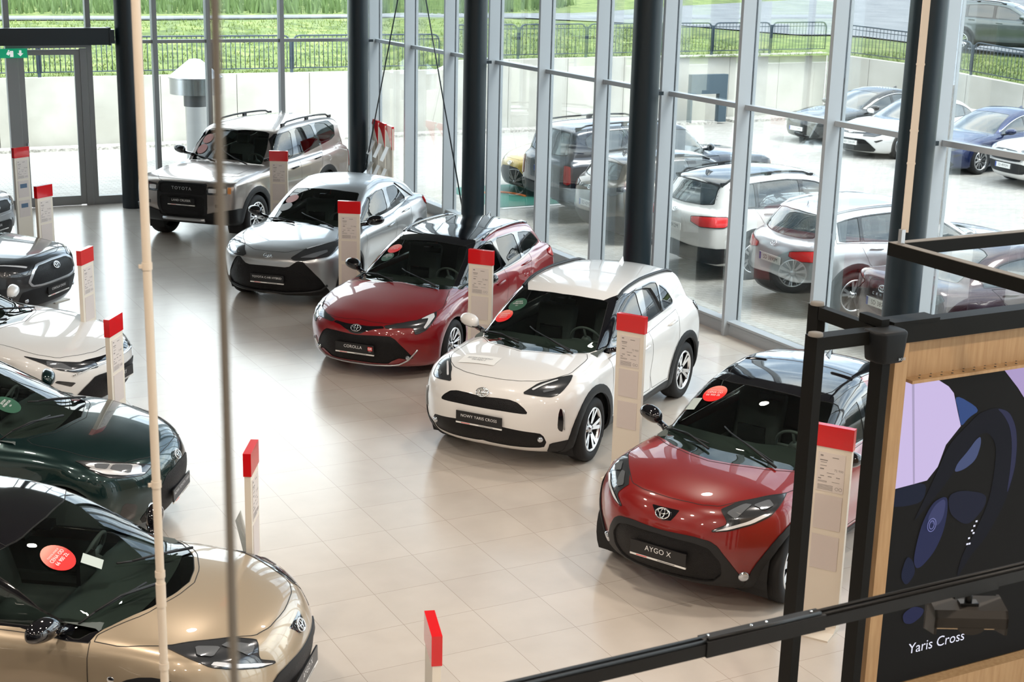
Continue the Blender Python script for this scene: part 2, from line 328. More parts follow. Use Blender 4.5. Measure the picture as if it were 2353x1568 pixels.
# ---------------------------------------------------------------- dimensions and profile curves of each kind of car (metres, s measured back from the nose)
MODELS = {
'yaris_cross': dict(L=4.18, W=1.765, fo=.85, wb=2.56, R=.336, smid=2.6, pf=(.42, 3.0), pr=(.24, 3.4),
  front=[(.15,.25),(.28,.09),(.42,.02),(.60,.0),(.72,.02),(.82,.07),(.90,.15),(1.0,.34)],
  deck=[(0,.84),(.12,.90),(.25,.945),(.5,1.0),(.9,1.05),(1.15,1.075),(2,1.08),(3.5,1.10),(4.0,1.08),(4.18,1.0)],
  belt=[(0,.66),(.3,.80),(.6,.90),(1.1,.955),(1.7,.98),(2.5,1.01),(3.4,1.08),(3.9,1.08),(4.18,1.0)],
  gh=[(.8,.84),(1.08,1.04),(1.5,1.28),(1.85,1.45),(2.05,1.51),(2.35,1.55),(2.7,1.56),(3.2,1.54),(3.6,1.50),(3.78,1.45),(3.92,1.28),(4.05,1.08),(4.12,.9)],
  side=[(.15,.74),(.3,.845),(.5,.865),(.7,.872),(.85,.865),(1.0,.825),(1.15,.77)],
  gside=[(.9,.80),(1.05,.775),(1.3,.70),(1.5,.62),(1.6,.57)],
  rear=[(.2,3.98),(.4,4.12),(.6,4.18),(.8,4.17),(1.0,4.12),(1.2,4.02)],
  bott=[(0,.22),(.4,.19),(2,.19),(3.8,.2),(4.18,.28)], flare=.02, tuck=.025),
'aygo': dict(L=3.70, W=1.74, fo=.735, wb=2.43, R=.333, smid=2.35, pf=(.46, 2.6), pr=(.22, 3.2),
  front=[(.13,.24),(.26,.09),(.40,.03),(.55,.0),(.66,.01),(.78,.06),(.88,.13),(1.0,.36)],
  deck=[(0,.80),(.12,.87),(.28,.925),(.55,.985),(.85,1.025),(1.1,1.05),(2,1.05),(3.2,1.08),(3.6,1.06),(3.7,1.0)],
  belt=[(0,.62),(.3,.78),(.6,.88),(1.0,.93),(1.5,.96),(2.2,.99),(3.0,1.05),(3.5,1.04),(3.7,.98)],
  gh=[(.75,.84),(1.0,1.02),(1.35,1.22),(1.7,1.385),(1.9,1.445),(2.15,1.485),(2.5,1.50),(2.9,1.47),(3.25,1.41),(3.4,1.34),(3.52,1.18),(3.62,1.0),(3.68,.85)],
  side=[(.15,.74),(.3,.825),(.5,.85),(.7,.865),(.85,.855),(1.0,.80),(1.15,.75)],
  gside=[(.9,.78),(1.05,.755),(1.3,.68),(1.45,.61),(1.55,.56)],
  rear=[(.2,3.50),(.4,3.64),(.6,3.70),(.8,3.70),(1.0,3.66),(1.2,3.56)],
  bott=[(0,.20),(.4,.18),(2,.18),(3.4,.2),(3.7,.28)], flare=.02, tuck=.03),
'corolla_wagon': dict(L=4.65, W=1.79, fo=.94, wb=2.70, R=.318, smid=2.8, pf=(.50, 2.7), pr=(.24, 3.2),
  front=[(.12,.20),(.22,.07),(.36,.02),(.50,.0),(.60,.02),(.69,.08),(.76,.18),(.84,.38)],
  deck=[(0,.68),(.12,.735),(.3,.79),(.6,.855),(1.0,.925),(1.3,.965),(2,.97),(3.8,1.0),(4.4,1.0),(4.65,.95)],
  belt=[(0,.56),(.3,.68),(.7,.79),(1.2,.865),(1.8,.90),(2.6,.93),(3.6,.97),(4.3,.99),(4.65,.95)],
  gh=[(.95,.78),(1.25,.94),(1.7,1.17),(2.05,1.32),(2.3,1.39),(2.6,1.42),(2.9,1.435),(3.4,1.42),(3.9,1.38),(4.15,1.33),(4.3,1.20),(4.45,1.0),(4.52,.85)],
  side=[(.12,.78),(.22,.85),(.45,.875),(.65,.886),(.78,.876),(.92,.83),(1.1,.77)],
  gside=[(.8,.82),(.93,.79),(1.15,.71),(1.35,.62),(1.45,.565)],
  rear=[(.15,4.46),(.3,4.60),(.5,4.65),(.75,4.64),(.95,4.58),(1.1,4.50)],
  bott=[(0,.16),(.4,.145),(2,.145),(4.3,.17),(4.65,.25)], flare=.012, tuck=.02),
'chr': dict(L=4.362, W=1.832, fo=.93, wb=2.64, R=.345, smid=2.6, pf=(.46, 2.8), pr=(.26, 3.0),
  front=[(.14,.24),(.26,.10),(.42,.04),(.58,.01),(.70,.0),(.79,.05),(.87,.14),(.96,.34)],
  deck=[(0,.79),(.12,.84),(.3,.90),(.6,.965),(1.0,1.02),(1.3,1.05),(2,1.05),(3.5,1.10),(4.1,1.12),(4.36,1.05)],
  belt=[(0,.64),(.3,.78),(.7,.88),(1.2,.935),(1.8,.965),(2.6,1.0),(3.3,1.08),(3.9,1.12),(4.36,1.05)],
  gh=[(.9,.84),(1.2,1.02),(1.65,1.26),(2.0,1.42),(2.25,1.495),(2.5,1.535),(2.8,1.55),(3.2,1.525),(3.6,1.45),(3.85,1.36),(4.05,1.22),(4.22,1.05),(4.3,.9)],
  side=[(.15,.77),(.3,.86),(.5,.89),(.7,.905),(.85,.90),(1.0,.86),(1.15,.80)],
  gside=[(.9,.82),(1.05,.79),(1.3,.70),(1.5,.62),(1.6,.57)],
  rear=[(.2,4.15),(.4,4.28),(.6,4.34),(.85,4.36),(1.05,4.34),(1.2,4.22)],
  bott=[(0,.20),(.4,.17),(2,.17),(4.0,.2),(4.36,.28)], flare=.028, tuck=.035),
'land_cruiser': dict(L=4.92, W=1.98, fo=.88, wb=2.85, R=.40, smid=3.0, pf=(.16, 3.6), pr=(.12, 4.0),
  front=[(.30,.28),(.42,.10),(.55,.03),(.70,.0),(.90,.01),(1.05,.03),(1.12,.08),(1.2,.2)],
  deck=[(0,1.05),(.10,1.11),(.3,1.15),(.7,1.19),(1.2,1.225),(1.5,1.23),(3,1.24),(4.6,1.24),(4.92,1.2)],
  belt=[(0,.98),(.12,1.06),(.3,1.10),(.7,1.135),(1.2,1.165),(1.7,1.17),(3,1.18),(4.5,1.20),(4.92,1.16)],
  gh=[(1.2,1.0),(1.42,1.20),(1.65,1.42),(1.9,1.66),(2.05,1.77),(2.2,1.815),(2.6,1.85),(3.2,1.86),(4.0,1.84),(4.5,1.80),(4.68,1.74),(4.76,1.5),(4.84,1.2),(4.88,1.0)],
  side=[(.3,.86),(.45,.93),(.65,.955),(.9,.965),(1.05,.96),(1.2,.915),(1.35,.87)],
  gside=[(1.0,.90),(1.2,.875),(1.5,.82),(1.75,.76),(1.9,.71)],
  rear=[(.35,4.74),(.5,4.88),(.8,4.92),(1.1,4.90),(1.4,4.83)],
  bott=[(0,.38),(.6,.34),(2,.34),(4.4,.38),(4.92,.48)], flare=.02, tuck=.02, k1=.05, k2=.06, k3=.08, nt=.03, tt=.03, gn=.03, gt=.03, bowf=.10, bowr=.05, zc=.8),
'corolla_cross': dict(L=4.46, W=1.825, fo=.955, wb=2.64, R=.345, smid=2.75, pf=(.36, 3.0), pr=(.24, 3.2),
  front=[(.15,.26),(.28,.11),(.42,.04),(.60,.0),(.76,.01),(.87,.06),(.95,.14),(1.04,.32)],
  deck=[(0,.86),(.12,.92),(.3,.97),(.6,1.02),(1.0,1.065),(1.25,1.085),(2,1.09),(3.6,1.11),(4.2,1.1),(4.46,1.03)],
  belt=[(0,.72),(.3,.86),(.7,.94),(1.2,.98),(1.8,1.0),(2.6,1.03),(3.5,1.08),(4.1,1.09),(4.46,1.03)],
  gh=[(.9,.86),(1.18,1.05),(1.6,1.30),(1.95,1.48),(2.2,1.55),(2.5,1.595),(2.85,1.61),(3.3,1.595),(3.8,1.54),(4.0,1.48),(4.15,1.32),(4.3,1.1),(4.38,.9)],
  side=[(.15,.77),(.3,.86),(.5,.885),(.7,.895),(.88,.885),(1.02,.845),(1.2,.78)],
  gside=[(.9,.83),(1.07,.80),(1.35,.71),(1.55,.63),(1.65,.585)],
  rear=[(.2,4.25),(.4,4.39),(.6,4.46),(.85,4.45),(1.05,4.40),(1.2,4.30)],
  bott=[(0,.22),(.4,.18),(2,.18),(4.1,.2),(4.46,.3)], flare=.022, tuck=.025),
'rav4': dict(L=4.60, W=1.855, fo=.925, wb=2.69, R=.35, smid=2.85, pf=(.30, 3.2), pr=(.20, 3.4),
  front=[(.17,.26),(.30,.11),(.45,.04),(.62,.0),(.82,.01),(.93,.05),(1.0,.12),(1.08,.3)],
  deck=[(0,.92),(.10,.98),(.3,1.03),(.6,1.07),(1.0,1.11),(1.25,1.13),(2,1.13),(3.8,1.14),(4.35,1.13),(4.6,1.06)],
  belt=[(0,.80),(.2,.92),(.6,.99),(1.2,1.03),(1.8,1.05),(2.6,1.08),(3.6,1.12),(4.2,1.12),(4.6,1.06)],
  gh=[(.95,.92),(1.2,1.10),(1.6,1.35),(1.95,1.54),(2.15,1.61),(2.5,1.66),(2.9,1.68),(3.5,1.66),(3.95,1.61),(4.15,1.55),(4.28,1.38),(4.42,1.13),(4.5,.95)],
  side=[(.18,.79),(.32,.88),(.5,.90),(.7,.912),(.92,.905),(1.08,.86),(1.25,.80)],
  gside=[(.95,.845),(1.12,.815),(1.4,.74),(1.6,.665),(1.7,.62)],
  rear=[(.25,4.40),(.42,4.54),(.62,4.60),(.9,4.59),(1.1,4.54),(1.25,4.46)],
  bott=[(0,.25),(.4,.21),(2,.21),(4.2,.24),(4.6,.34)], flare=.024, tuck=.03),
'saloon': dict(L=4.885, W=1.84, fo=.975, wb=2.825, R=.335, smid=2.95, pf=(.52, 2.6), pr=(.34, 2.8),
  front=[(.12,.22),(.22,.08),(.36,.02),(.50,.0),(.60,.02),(.68,.08),(.75,.18),(.82,.38)],
  deck=[(0,.67),(.12,.72),(.3,.775),(.6,.835),(1.0,.895),(1.35,.945),(2,.95),(3.8,1.02),(4.2,1.045),(4.6,1.05),(4.78,1.03),(4.885,.96)],
  belt=[(0,.56),(.3,.68),(.7,.78),(1.2,.85),(1.8,.885),(2.6,.91),(3.6,.95),(4.2,.985),(4.7,.98),(4.885,.92)],
  gh=[(1.05,.78),(1.38,.93),(1.8,1.13),(2.2,1.30),(2.5,1.385),(2.8,1.43),(3.1,1.44),(3.4,1.42),(3.7,1.36),(4.0,1.22),(4.3,1.05),(4.5,.92)],
  side=[(.12,.80),(.22,.87),(.45,.90),(.65,.908),(.78,.90),(.92,.855),(1.1,.79)],
  gside=[(.8,.83),(.93,.80),(1.15,.71),(1.35,.61),(1.45,.555)],
  rear=[(.18,4.70),(.35,4.84),(.55,4.885),(.8,4.87),(.98,4.83),(1.1,4.75)],
  bott=[(0,.16),(.4,.145),(2,.145),(4.5,.18),(4.885,.27)], flare=.012, tuck=.02, bowr=.18),
'yaris': dict(L=3.94, W=1.745, fo=.80, wb=2.56, R=.31, smid=2.45, pf=(.48, 2.6), pr=(.22, 3.0),
  front=[(.12,.22),(.22,.08),(.36,.02),(.50,.0),(.62,.02),(.72,.08),(.80,.18),(.88,.36)],
  deck=[(0,.73),(.12,.79),(.3,.855),(.6,.925),(.9,.98),(1.15,1.01),(2,1.01),(3.3,1.02),(3.8,1.0),(3.94,.94)],
  belt=[(0,.60),(.3,.74),(.65,.84),(1.1,.90),(1.7,.93),(2.5,.96),(3.3,1.01),(3.7,1.0),(3.94,.94)],
  gh=[(.8,.82),(1.08,1.0),(1.5,1.22),(1.85,1.38),(2.05,1.43),(2.3,1.465),(2.6,1.475),(3.1,1.44),(3.45,1.38),(3.6,1.30),(3.72,1.14),(3.84,.95),(3.9,.82)],
  side=[(.12,.76),(.22,.83),(.45,.855),(.65,.866),(.8,.857),(.95,.81),(1.1,.75)],
  gside=[(.8,.80),(.97,.765),(1.2,.69),(1.4,.61),(1.5,.56)],
  rear=[(.18,3.76),(.32,3.88),(.55,3.94),(.8,3.93),(1.0,3.88),(1.15,3.78)],
  bott=[(0,.16),(.4,.145),(2,.145),(3.6,.17),(3.94,.26)], flare=.016, tuck=.025),
}
# ---------------------------------------------------------------- panel outlines on each body: (part, kind, view, material, offset, turned edge, gap line, points)
FEAT = {
'yaris_cross': [
 ('windscreen','h','T','glass',-0.004,0,0.012,[(0.233,0.023,1.451),(0.21,0.284,1.443),(0.16,0.515,1.424),(0.405,0.577,1.292),(0.785,0.668,1.043),(0.906,0.607,1.031),(1.104,0.423,1.043),(1.214,0.052,1.047)],0.1),
 ('bonnet','h','T','paint',0,0,0.006,[(1.241,0.065,1.045),(1.122,0.432,1.041),(0.912,0.618,1.03),(1.044,0.684,1.008),(1.458,0.689,0.959),(1.643,0.593,0.94),(1.763,0.479,0.926),(1.842,0.313,0.92),(1.873,0.138,0.919),(1.874,-0.072,0.918)],0.12),
 ('headlight','m','C','lamp',0.002,0.02,0.006,[(1.962,0.401,0.838),(1.788,0.492,0.914),(1.587,0.628,0.946),(1.458,0.716,0.953),(1.563,0.743,0.922),(1.713,0.739,0.864),(1.786,0.713,0.828),(1.843,0.663,0.811),(1.902,0.568,0.82)],0.12),
 ('grille','h','F','mesh',-0.006,0,0,[(2.051,-0.004,0.765),(2.044,0.168,0.777),(2.032,0.297,0.777),(2.023,0.38,0.759),(2.014,0.456,0.707),(2.011,0.49,0.668),(2.017,0.482,0.649),(2.075,0.252,0.659),(2.082,-0.0,0.658)],0.14),
 ('bumper_intake','h','F','mesh',-0.004,0,0,[(2.083,0.003,0.515),(2.066,0.283,0.492),(1.943,0.6,0.454),(1.914,0.634,0.415),(1.879,0.647,0.347),(1.861,0.612,0.28),(1.968,0.365,0.277),(2.002,0.06,0.284),(2.011,-0.048,0.295)],0.14),
 ('bumper_vent','m','C','gloss',0.001,0.01,0.0,[(1.811,0.753,0.702),(1.801,0.769,0.694),(1.793,0.784,0.606),(1.785,0.781,0.455),(1.815,0.755,0.467),(1.834,0.74,0.507),(1.832,0.745,0.64)],0.2),
 ('side_window','m','S','glass',-0.004,0,0.014,[(0.508,0.72,1.102),(0.408,0.681,1.214),(0.144,0.635,1.37),(-0.055,0.621,1.437),(-0.281,0.624,1.464),(-0.262,0.689,1.324),(-0.281,0.744,1.159),(0.071,0.74,1.132)],0.12),
 ('side_window','m','S','priv',-0.004,0,0.014,[(-0.46,0.624,1.472),(-0.733,0.622,1.473),(-0.887,0.638,1.445),(-0.828,0.747,1.149),(-0.449,0.757,1.124),(-0.376,0.757,1.124)],0.1),
 ('side_window','m','S','priv',-0.004,0,0.014,[(-0.921,0.647,1.423),(-1.08,0.679,1.33),(-1.197,0.718,1.202),(-1.182,0.731,1.165),(-0.884,0.747,1.145)],0.12),
],
'corolla_wagon': [
 ('windscreen','h','T','glass',-0.004,0,0.012,[(0.226,0.015,1.335),(0.225,0.266,1.324),(0.19,0.5,1.299),(0.427,0.565,1.183),(0.727,0.61,1.025),(1.036,0.656,0.923),(1.145,0.526,0.931),(1.178,0.3,0.943),(1.099,-0.063,0.96)],0.1),
 ('bonnet','h','T','paint',0,0,0.006,[(1.148,-0.039,0.954),(1.214,0.317,0.938),(1.177,0.541,0.925),(1.072,0.661,0.92),(1.235,0.711,0.893),(1.517,0.792,0.823),(1.668,0.768,0.796),(1.941,0.663,0.736),(2.098,0.507,0.711),(2.174,0.343,0.706),(2.197,0.168,0.711),(2.181,-0.029,0.721)],0.12),
 ('headlight','m','C','lamp',0.002,0.02,0.006,[(2.209,0.33,0.682),(2.097,0.506,0.713),(1.925,0.656,0.746),(1.718,0.744,0.789),(1.673,0.77,0.793),(1.753,0.805,0.753),(1.868,0.8,0.692),(1.966,0.769,0.625),(2.04,0.711,0.592),(2.075,0.674,0.588),(2.061,0.651,0.654),(2.077,0.621,0.665),(2.224,0.368,0.658)],0.12),
 ('nose_band','h','F','gloss',0.001,0.01,0,[(2.255,-0.006,0.672),(2.258,0.137,0.668),(2.216,0.317,0.682),(2.233,0.341,0.658),(2.268,0.235,0.646),(2.301,0.112,0.603),(2.313,0.071,0.579),(2.314,0.001,0.571)],0.12),
 ('grille','h','F','mesh',-0.006,0,0,[(2.317,0.002,0.56),(2.298,0.25,0.576),(2.247,0.426,0.575),(2.222,0.491,0.537),(2.159,0.584,0.417),(2.065,0.661,0.29),(2.113,0.594,0.273),(2.176,0.516,0.297),(2.201,0.435,0.257),(2.203,0.382,0.217),(2.245,0.192,0.215),(2.253,-0.056,0.217)],0.14),
 ('side_window','m','S','glass',-0.004,0,0.014,[(0.781,0.699,0.947),(0.46,0.654,1.122),(0.158,0.619,1.261),(-0.072,0.62,1.313),(-0.283,0.631,1.316),(-0.285,0.7,1.172),(-0.311,0.778,0.969),(-0.101,0.781,0.948),(0.421,0.771,0.927),(0.773,0.761,0.914)],0.12),
 ('side_window','m','S','priv',-0.004,0,0.014,[(-0.403,0.631,1.321),(-1.011,0.639,1.294),(-1.023,0.744,1.041),(-1.006,0.784,0.963),(-0.363,0.794,0.942),(-0.341,0.764,1.01)],0.1),
 ('side_window','m','S','priv',-0.004,0,0.014,[(-1.146,0.64,1.279),(-1.401,0.64,1.251),(-1.618,0.644,1.21),(-1.809,0.684,1.076),(-1.773,0.699,1.047),(-1.297,0.755,0.991),(-1.096,0.768,0.981)],0.12),
],
'chr': [
 ('windscreen','h','T','glass',-0.004,0,0.012,[(0.143,0.067,1.433),(0.128,0.3,1.42),(0.078,0.529,1.398),(0.386,0.587,1.243),(0.677,0.572,1.101),(0.916,0.572,1.017),(1.015,0.272,1.037),(0.969,-0.127,1.046)],0.1),
 ('bonnet','h','T','paint',0,0,0.006,[(1.031,-0.099,1.038),(1.073,0.297,1.028),(0.973,0.585,1.012),(1.403,0.744,0.934),(1.691,0.609,0.906),(1.916,0.452,0.865),(2.042,0.252,0.831),(2.055,-0.074,0.829)],0.12),
 ('headlight','m','C','lamp',0.002,0.02,0.006,[(2.107,0.345,0.77),(1.89,0.472,0.872),(1.679,0.625,0.905),(1.412,0.748,0.932),(1.259,0.759,0.949),(1.603,0.85,0.858),(1.81,0.809,0.774),(2.076,0.522,0.736),(2.118,0.392,0.744)],0.12),
 ('grille','h','F','mesh',-0.006,0,0,[(2.177,-0.02,0.647),(2.154,0.322,0.641),(2.113,0.443,0.733),(2.079,0.523,0.723),(2.03,0.606,0.62),(1.912,0.722,0.445),(1.762,0.794,0.256),(1.681,0.748,0.152),(1.858,0.523,0.151),(1.951,0.199,0.183),(2.064,-0.18,0.246)],0.14),
 ('side_window','m','S','glass',-0.004,0,0.014,[(0.59,0.736,1.046),(0.312,0.691,1.217),(0.067,0.66,1.335),(-0.213,0.663,1.388),(-0.5,0.665,1.393),(-0.436,0.782,1.08),(0.137,0.778,1.046)],0.12),
 ('side_window','m','S','priv',-0.004,0,0.014,[(-0.626,0.666,1.387),(-0.997,0.659,1.38),(-1.249,0.73,1.168),(-1.212,0.756,1.108),(-0.568,0.782,1.075)],0.1),
],
'land_cruiser': [
 ('windscreen','h','T','glass',-0.004,0,0.012,[(0.462,0.07,1.739),(0.363,0.602,1.724),(0.621,0.679,1.472),(0.892,0.699,1.211),(0.939,0.504,1.229),(0.963,-0.006,1.271)],0.1),
 ('bonnet','h','T','paint',0,0,0.006,[(0.986,0.006,1.251),(1.012,0.542,1.216),(1.018,0.737,1.201),(1.524,0.705,1.187),(2.062,0.701,1.141),(2.39,0.458,1.072),(2.4,-0.012,1.075)],0.12),
 ('grille','h','F','mesh',-0.006,0,0,[(2.414,-0.032,1.061),(2.41,0.438,1.054),(2.442,0.45,0.878),(2.45,-0.018,0.892)],0.14),
 ('headlight','m','F','lamp',0.002,0.02,0.006,[(2.421,0.458,1.022),(2.349,0.808,1.049),(2.365,0.824,0.946),(2.37,0.81,0.903),(2.441,0.466,0.895)],0.12),
 ('bumper_intake','h','F','mesh',-0.004,0,0,[(2.453,-0.016,0.868),(2.446,0.435,0.847),(2.43,0.411,0.569),(2.401,0.311,0.484),(2.407,-0.059,0.492)],0.14),
 ('side_window','m','S','glass',-0.004,0,0.014,[(0.707,0.797,1.317),(0.474,0.698,1.605),(0.346,0.717,1.691),(-0.114,0.765,1.718),(-0.063,0.859,1.273),(0.231,0.858,1.222),(0.597,0.849,1.207)],0.12),
 ('side_window','m','S','priv',-0.004,0,0.014,[(-0.274,0.767,1.721),(-0.969,0.759,1.74),(-1.091,0.826,1.456),(-0.824,0.851,1.333),(-0.262,0.867,1.248)],0.1),
 ('side_window','m','S','priv',-0.004,0,0.014,[(-1.104,0.757,1.744),(-1.762,0.745,1.727),(-1.972,0.773,1.607),(-1.934,0.809,1.438),(-1.737,0.826,1.381),(-1.211,0.84,1.369)],0.12),
],
'aygo': [
 ('windscreen','h','T','glass',-0.004,0,0.012,[(0.091,0.108,1.402),(0.069,0.347,1.388),(-0.049,0.646,1.346),(0.368,0.714,1.154),(0.612,0.796,0.975),(0.768,0.679,0.991),(0.948,0.42,1.014),(1.033,0.188,1.018),(1.063,-0.04,1.017)],0.1),
 ('bonnet','h','T','paint',0,0,0.006,[(1.094,-0.058,1.014),(1.058,0.209,1.015),(0.944,0.495,1.007),(0.7,0.786,0.955),(0.898,0.799,0.933),(1.169,0.74,0.931),(1.401,0.588,0.917),(1.624,0.41,0.875),(1.678,0.268,0.87),(1.697,0.099,0.869),(1.702,-0.059,0.867)],0.12),
 ('headlight','m','C','lamp',0.002,0.02,0.006,[(1.637,0.429,0.86),(1.441,0.533,0.918),(1.258,0.626,0.942),(1.093,0.716,0.949),(1.156,0.751,0.929),(1.325,0.78,0.879),(1.444,0.753,0.816),(1.557,0.674,0.769),(1.696,0.531,0.719),(1.757,0.423,0.704),(1.754,0.421,0.715),(1.685,0.505,0.762),(1.673,0.504,0.789),(1.652,0.447,0.843)],0.12),
 ('badge_panel','f','F','gloss',0.002,0.01,0,[(1.772,-0.124,0.803),(1.763,0.126,0.81),(1.796,0.106,0.766),(1.818,0.08,0.727),(1.825,0.009,0.715),(1.817,-0.048,0.731)],0.05),
 ('bumper_surround','h','F','clad',0.01,0.03,0,[(1.841,0.041,0.641),(1.819,0.279,0.65),(1.776,0.42,0.63),(1.75,0.481,0.59),(1.701,0.55,0.481),(1.607,0.62,0.338),(1.462,0.657,0.182),(1.342,0.756,0.17),(1.371,0.767,0.125),(1.511,0.63,0.136),(1.688,0.297,0.168),(1.731,-0.037,0.178)],0.14),
],
'corolla_cross': [
 ('headlight','m','C','lamp',0.002,0.02,0.006,[(2.118,0.434,0.869),(1.838,0.729,0.93),(1.755,0.815,0.92),(1.782,0.864,0.86),(1.987,0.762,0.823),(2.124,0.587,0.766),(2.128,0.492,0.84)],0.12),
],
'yaris': [
 ('headlight','m','C','lamp',0.002,0.02,0.006,[(1.293,0.773,0.846),(1.348,0.777,0.826),(1.439,0.795,0.774),(1.51,0.785,0.734),(1.575,0.755,0.699),(1.662,0.687,0.678),(1.802,0.535,0.654),(1.836,0.42,0.695),(1.834,0.411,0.707),(1.717,0.535,0.755),(1.487,0.672,0.818)],0.12),
],
'saloon': [
 ('headlight','m','C','lamp',0.002,0.02,0.006,[(1.733,0.829,0.777),(1.927,0.776,0.741),(2.09,0.682,0.702),(2.228,0.553,0.672),(2.336,0.38,0.649),(2.373,0.381,0.584),(2.312,0.513,0.586),(2.239,0.628,0.581),(2.099,0.751,0.631)],0.12),
],
}
def _ws(s0, st, zt=None, yb=.67, yt=.52):
    return [('T', st, 0), ('T', st + .02, yt*.6), ('T', st + .07, yt), ('T', (s0 + .22 + st + .07)/2, (yb+yt)/2 - .01), ('T', s0 + .22, yb), ('T', s0 + .10, yb - .06), ('T', s0 - .10, .42), ('T', s0 - .20, 0)]
def _bn(s0, sf=.22, y=.70, ym=.55):
    return [('T', s0 - .24, 0), ('T', s0 - .14, .42), ('T', s0 + .06, y - .07), ('T', s0 - .02, y), ('T', .62, y), ('T', sf + .22, ym + .07), ('T', sf + .07, ym - .15), ('T', sf, .25), ('T', sf - .01, 0)]
for _k, _s0, _st, _yt in (('corolla_cross', 1.18, 1.98, .55), ('yaris', 1.08, 1.86, .50), ('saloon', 1.38, 2.36, .52), ('rav4', 1.2, 1.97, .60)):
    FEAT.setdefault(_k, []); _m = MODELS[_k]; _y = _m['W']/2
    FEAT[_k] = [('windscreen', 'h', 'T', 'glass', -.004, 0, .012, _ws(_s0, _st, yt=_yt, yb=_y - .20), .10)] + FEAT[_k] + [
        ('bonnet', 'h', 'T', 'paint', 0, 0, .006, _bn(_s0, {'corolla_cross': .16, 'yaris': .12, 'saloon': .17, 'rav4': .14}[_k], _y - .18, _y - .33), .12)]
FEAT['corolla_cross'] += [
 ('grille', 'h', 'F', 'mesh', -.002, 0, 0, [('F', 0, .865), ('F', .34, .855), ('F', .46, .79), ('F', .545, .67), ('F', .50, .622), ('F', .35, .612), ('F', 0, .612)], .12),
 ('grille_frame', 'h', 'F', 'silver', .010, .03, 0, [('F', 0, .885), ('F', .36, .875), ('F', .49, .81), ('F', .575, .67), ('F', .53, .605), ('F', .36, .59), ('F', 0, .59)], .12),
 ('bumper_intake', 'h', 'F', 'black', .006, .02, 0, [('F', 0, .57), ('F', .52, .57), ('F', .66, .54), ('F', .68, .40), ('F', .50, .33), ('F', 0, .32)], .14)]
FEAT['yaris'] += [
 ('grille', 'h', 'F', 'mesh', .002, 0, .012, [('F', 0, .60), ('F', .30, .58), ('F', .46, .44), ('F', .56, .26), ('F', .50, .20), ('F', 0, .20)], .12),
 ('bumper_vent', 'm', 'C', 'gloss', .002, .01, 0, [('F', .62, .42), ('F', .72, .46), ('F', .74, .30), ('F', .62, .28)], .14)]
FEAT['saloon'] += [
 ('nose_slot', 'h', 'F', 'gloss', .002, .01, 0, [('F', 0, .66), ('F', .45, .68), ('F', .56, .67), ('F', .40, .635), ('F', 0, .615)], .1),
 ('grille', 'h', 'F', 'mesh', .004, .02, .012, [('F', 0, .50), ('F', .44, .50), ('F', .55, .40), ('F', .66, .26), ('F', .60, .20), ('F', 0, .19)], .1),
 ('bumper_slit', 'm', 'C', 'gloss', .002, .01, 0, [('S', .20, .47), ('S', .34, .52), ('S', .36, .50), ('S', .24, .43)], .1)]
FEAT['rav4'] += [
 ('headlight', 'm', 'C', 'lamp', .002, .02, .006, [('F', .48, .90), ('F', .68, .96), ('S', .50, 1.0), ('S', .52, .96), ('S', .30, .87), ('F', .60, .82), ('F', .48, .83)], .12),
 ('grille', 'h', 'F', 'mesh', 0, 0, 0, [('F', 0, .95), ('F', .42, .93), ('F', .45, .83), ('F', .42, .76), ('F', 0, .76)], .1),
 ('grille_frame', 'h', 'F', 'silver', .012, .03, 0, [('F', 0, .97), ('F', .44, .95), ('F', .47, .82), ('F', .44, .74), ('F', 0, .74)], .1),
 ('bumper_bar', 'h', 'F', 'silver', .014, .03, 0, [('F', 0, .72), ('F', .46, .72), ('F', .60, .60), ('F', .64, .46), ('F', .58, .46), ('F', .46, .64), ('F', 0, .65)], .1),
 ('bumper_intake', 'h', 'F', 'mesh', .004, .02, 0, [('F', 0, .63), ('F', .42, .62), ('F', .54, .44), ('F', .56, .34), ('F', 0, .33)], .14)]
FEAT['land_cruiser'] += [
 ('nose_panel', 'h', 'F', 'black', .004, .02, 0, [('F', 0, 1.075), ('F', .46, 1.07), ('F', .48, .90), ('F', .48, .66), ('F', .44, .50), ('F', 0, .48)], .06),
 ('front_bumper', 'h', 'F', 'clad', .020, .05, 0, [('F', 0, .56), ('F', .45, .56), ('F', .70, .62), ('F', .96, .66), ('F', .96, .33), ('F', 0, .30)], .08),
 ('side_lamp', 'm', 'F', 'amber', .006, .01, 0, [('F', .825, 1.03), ('F', .88, 1.03), ('F', .88, .92), ('F', .825, .92)], .1),
 ('fog_light', 'm', 'F', 'lamp', .004, .01, 0, [('F', .62, .74), ('F', .72, .74), ('F', .72, .68), ('F', .62, .68)], .1)]
FEAT['yaris_cross'] += [('bumper_corner', 'm', 'C', 'clad', .008, .02, 0, [('S', .24, .33), ('S', .44, .36), ('S', .50, .30), ('S', .50, .22), ('S', .30, .22)], .1)]
def _rw(zt, yt, zb, yb): return [('R', 0, zt), ('R', yt*.7, zt - .01), ('R', yt, zt - .03), ('R', (yt+yb)/2, (zt+zb)/2), ('R', yb, zb + .03), ('R', yb*.7, zb), ('R', 0, zb - .01)]
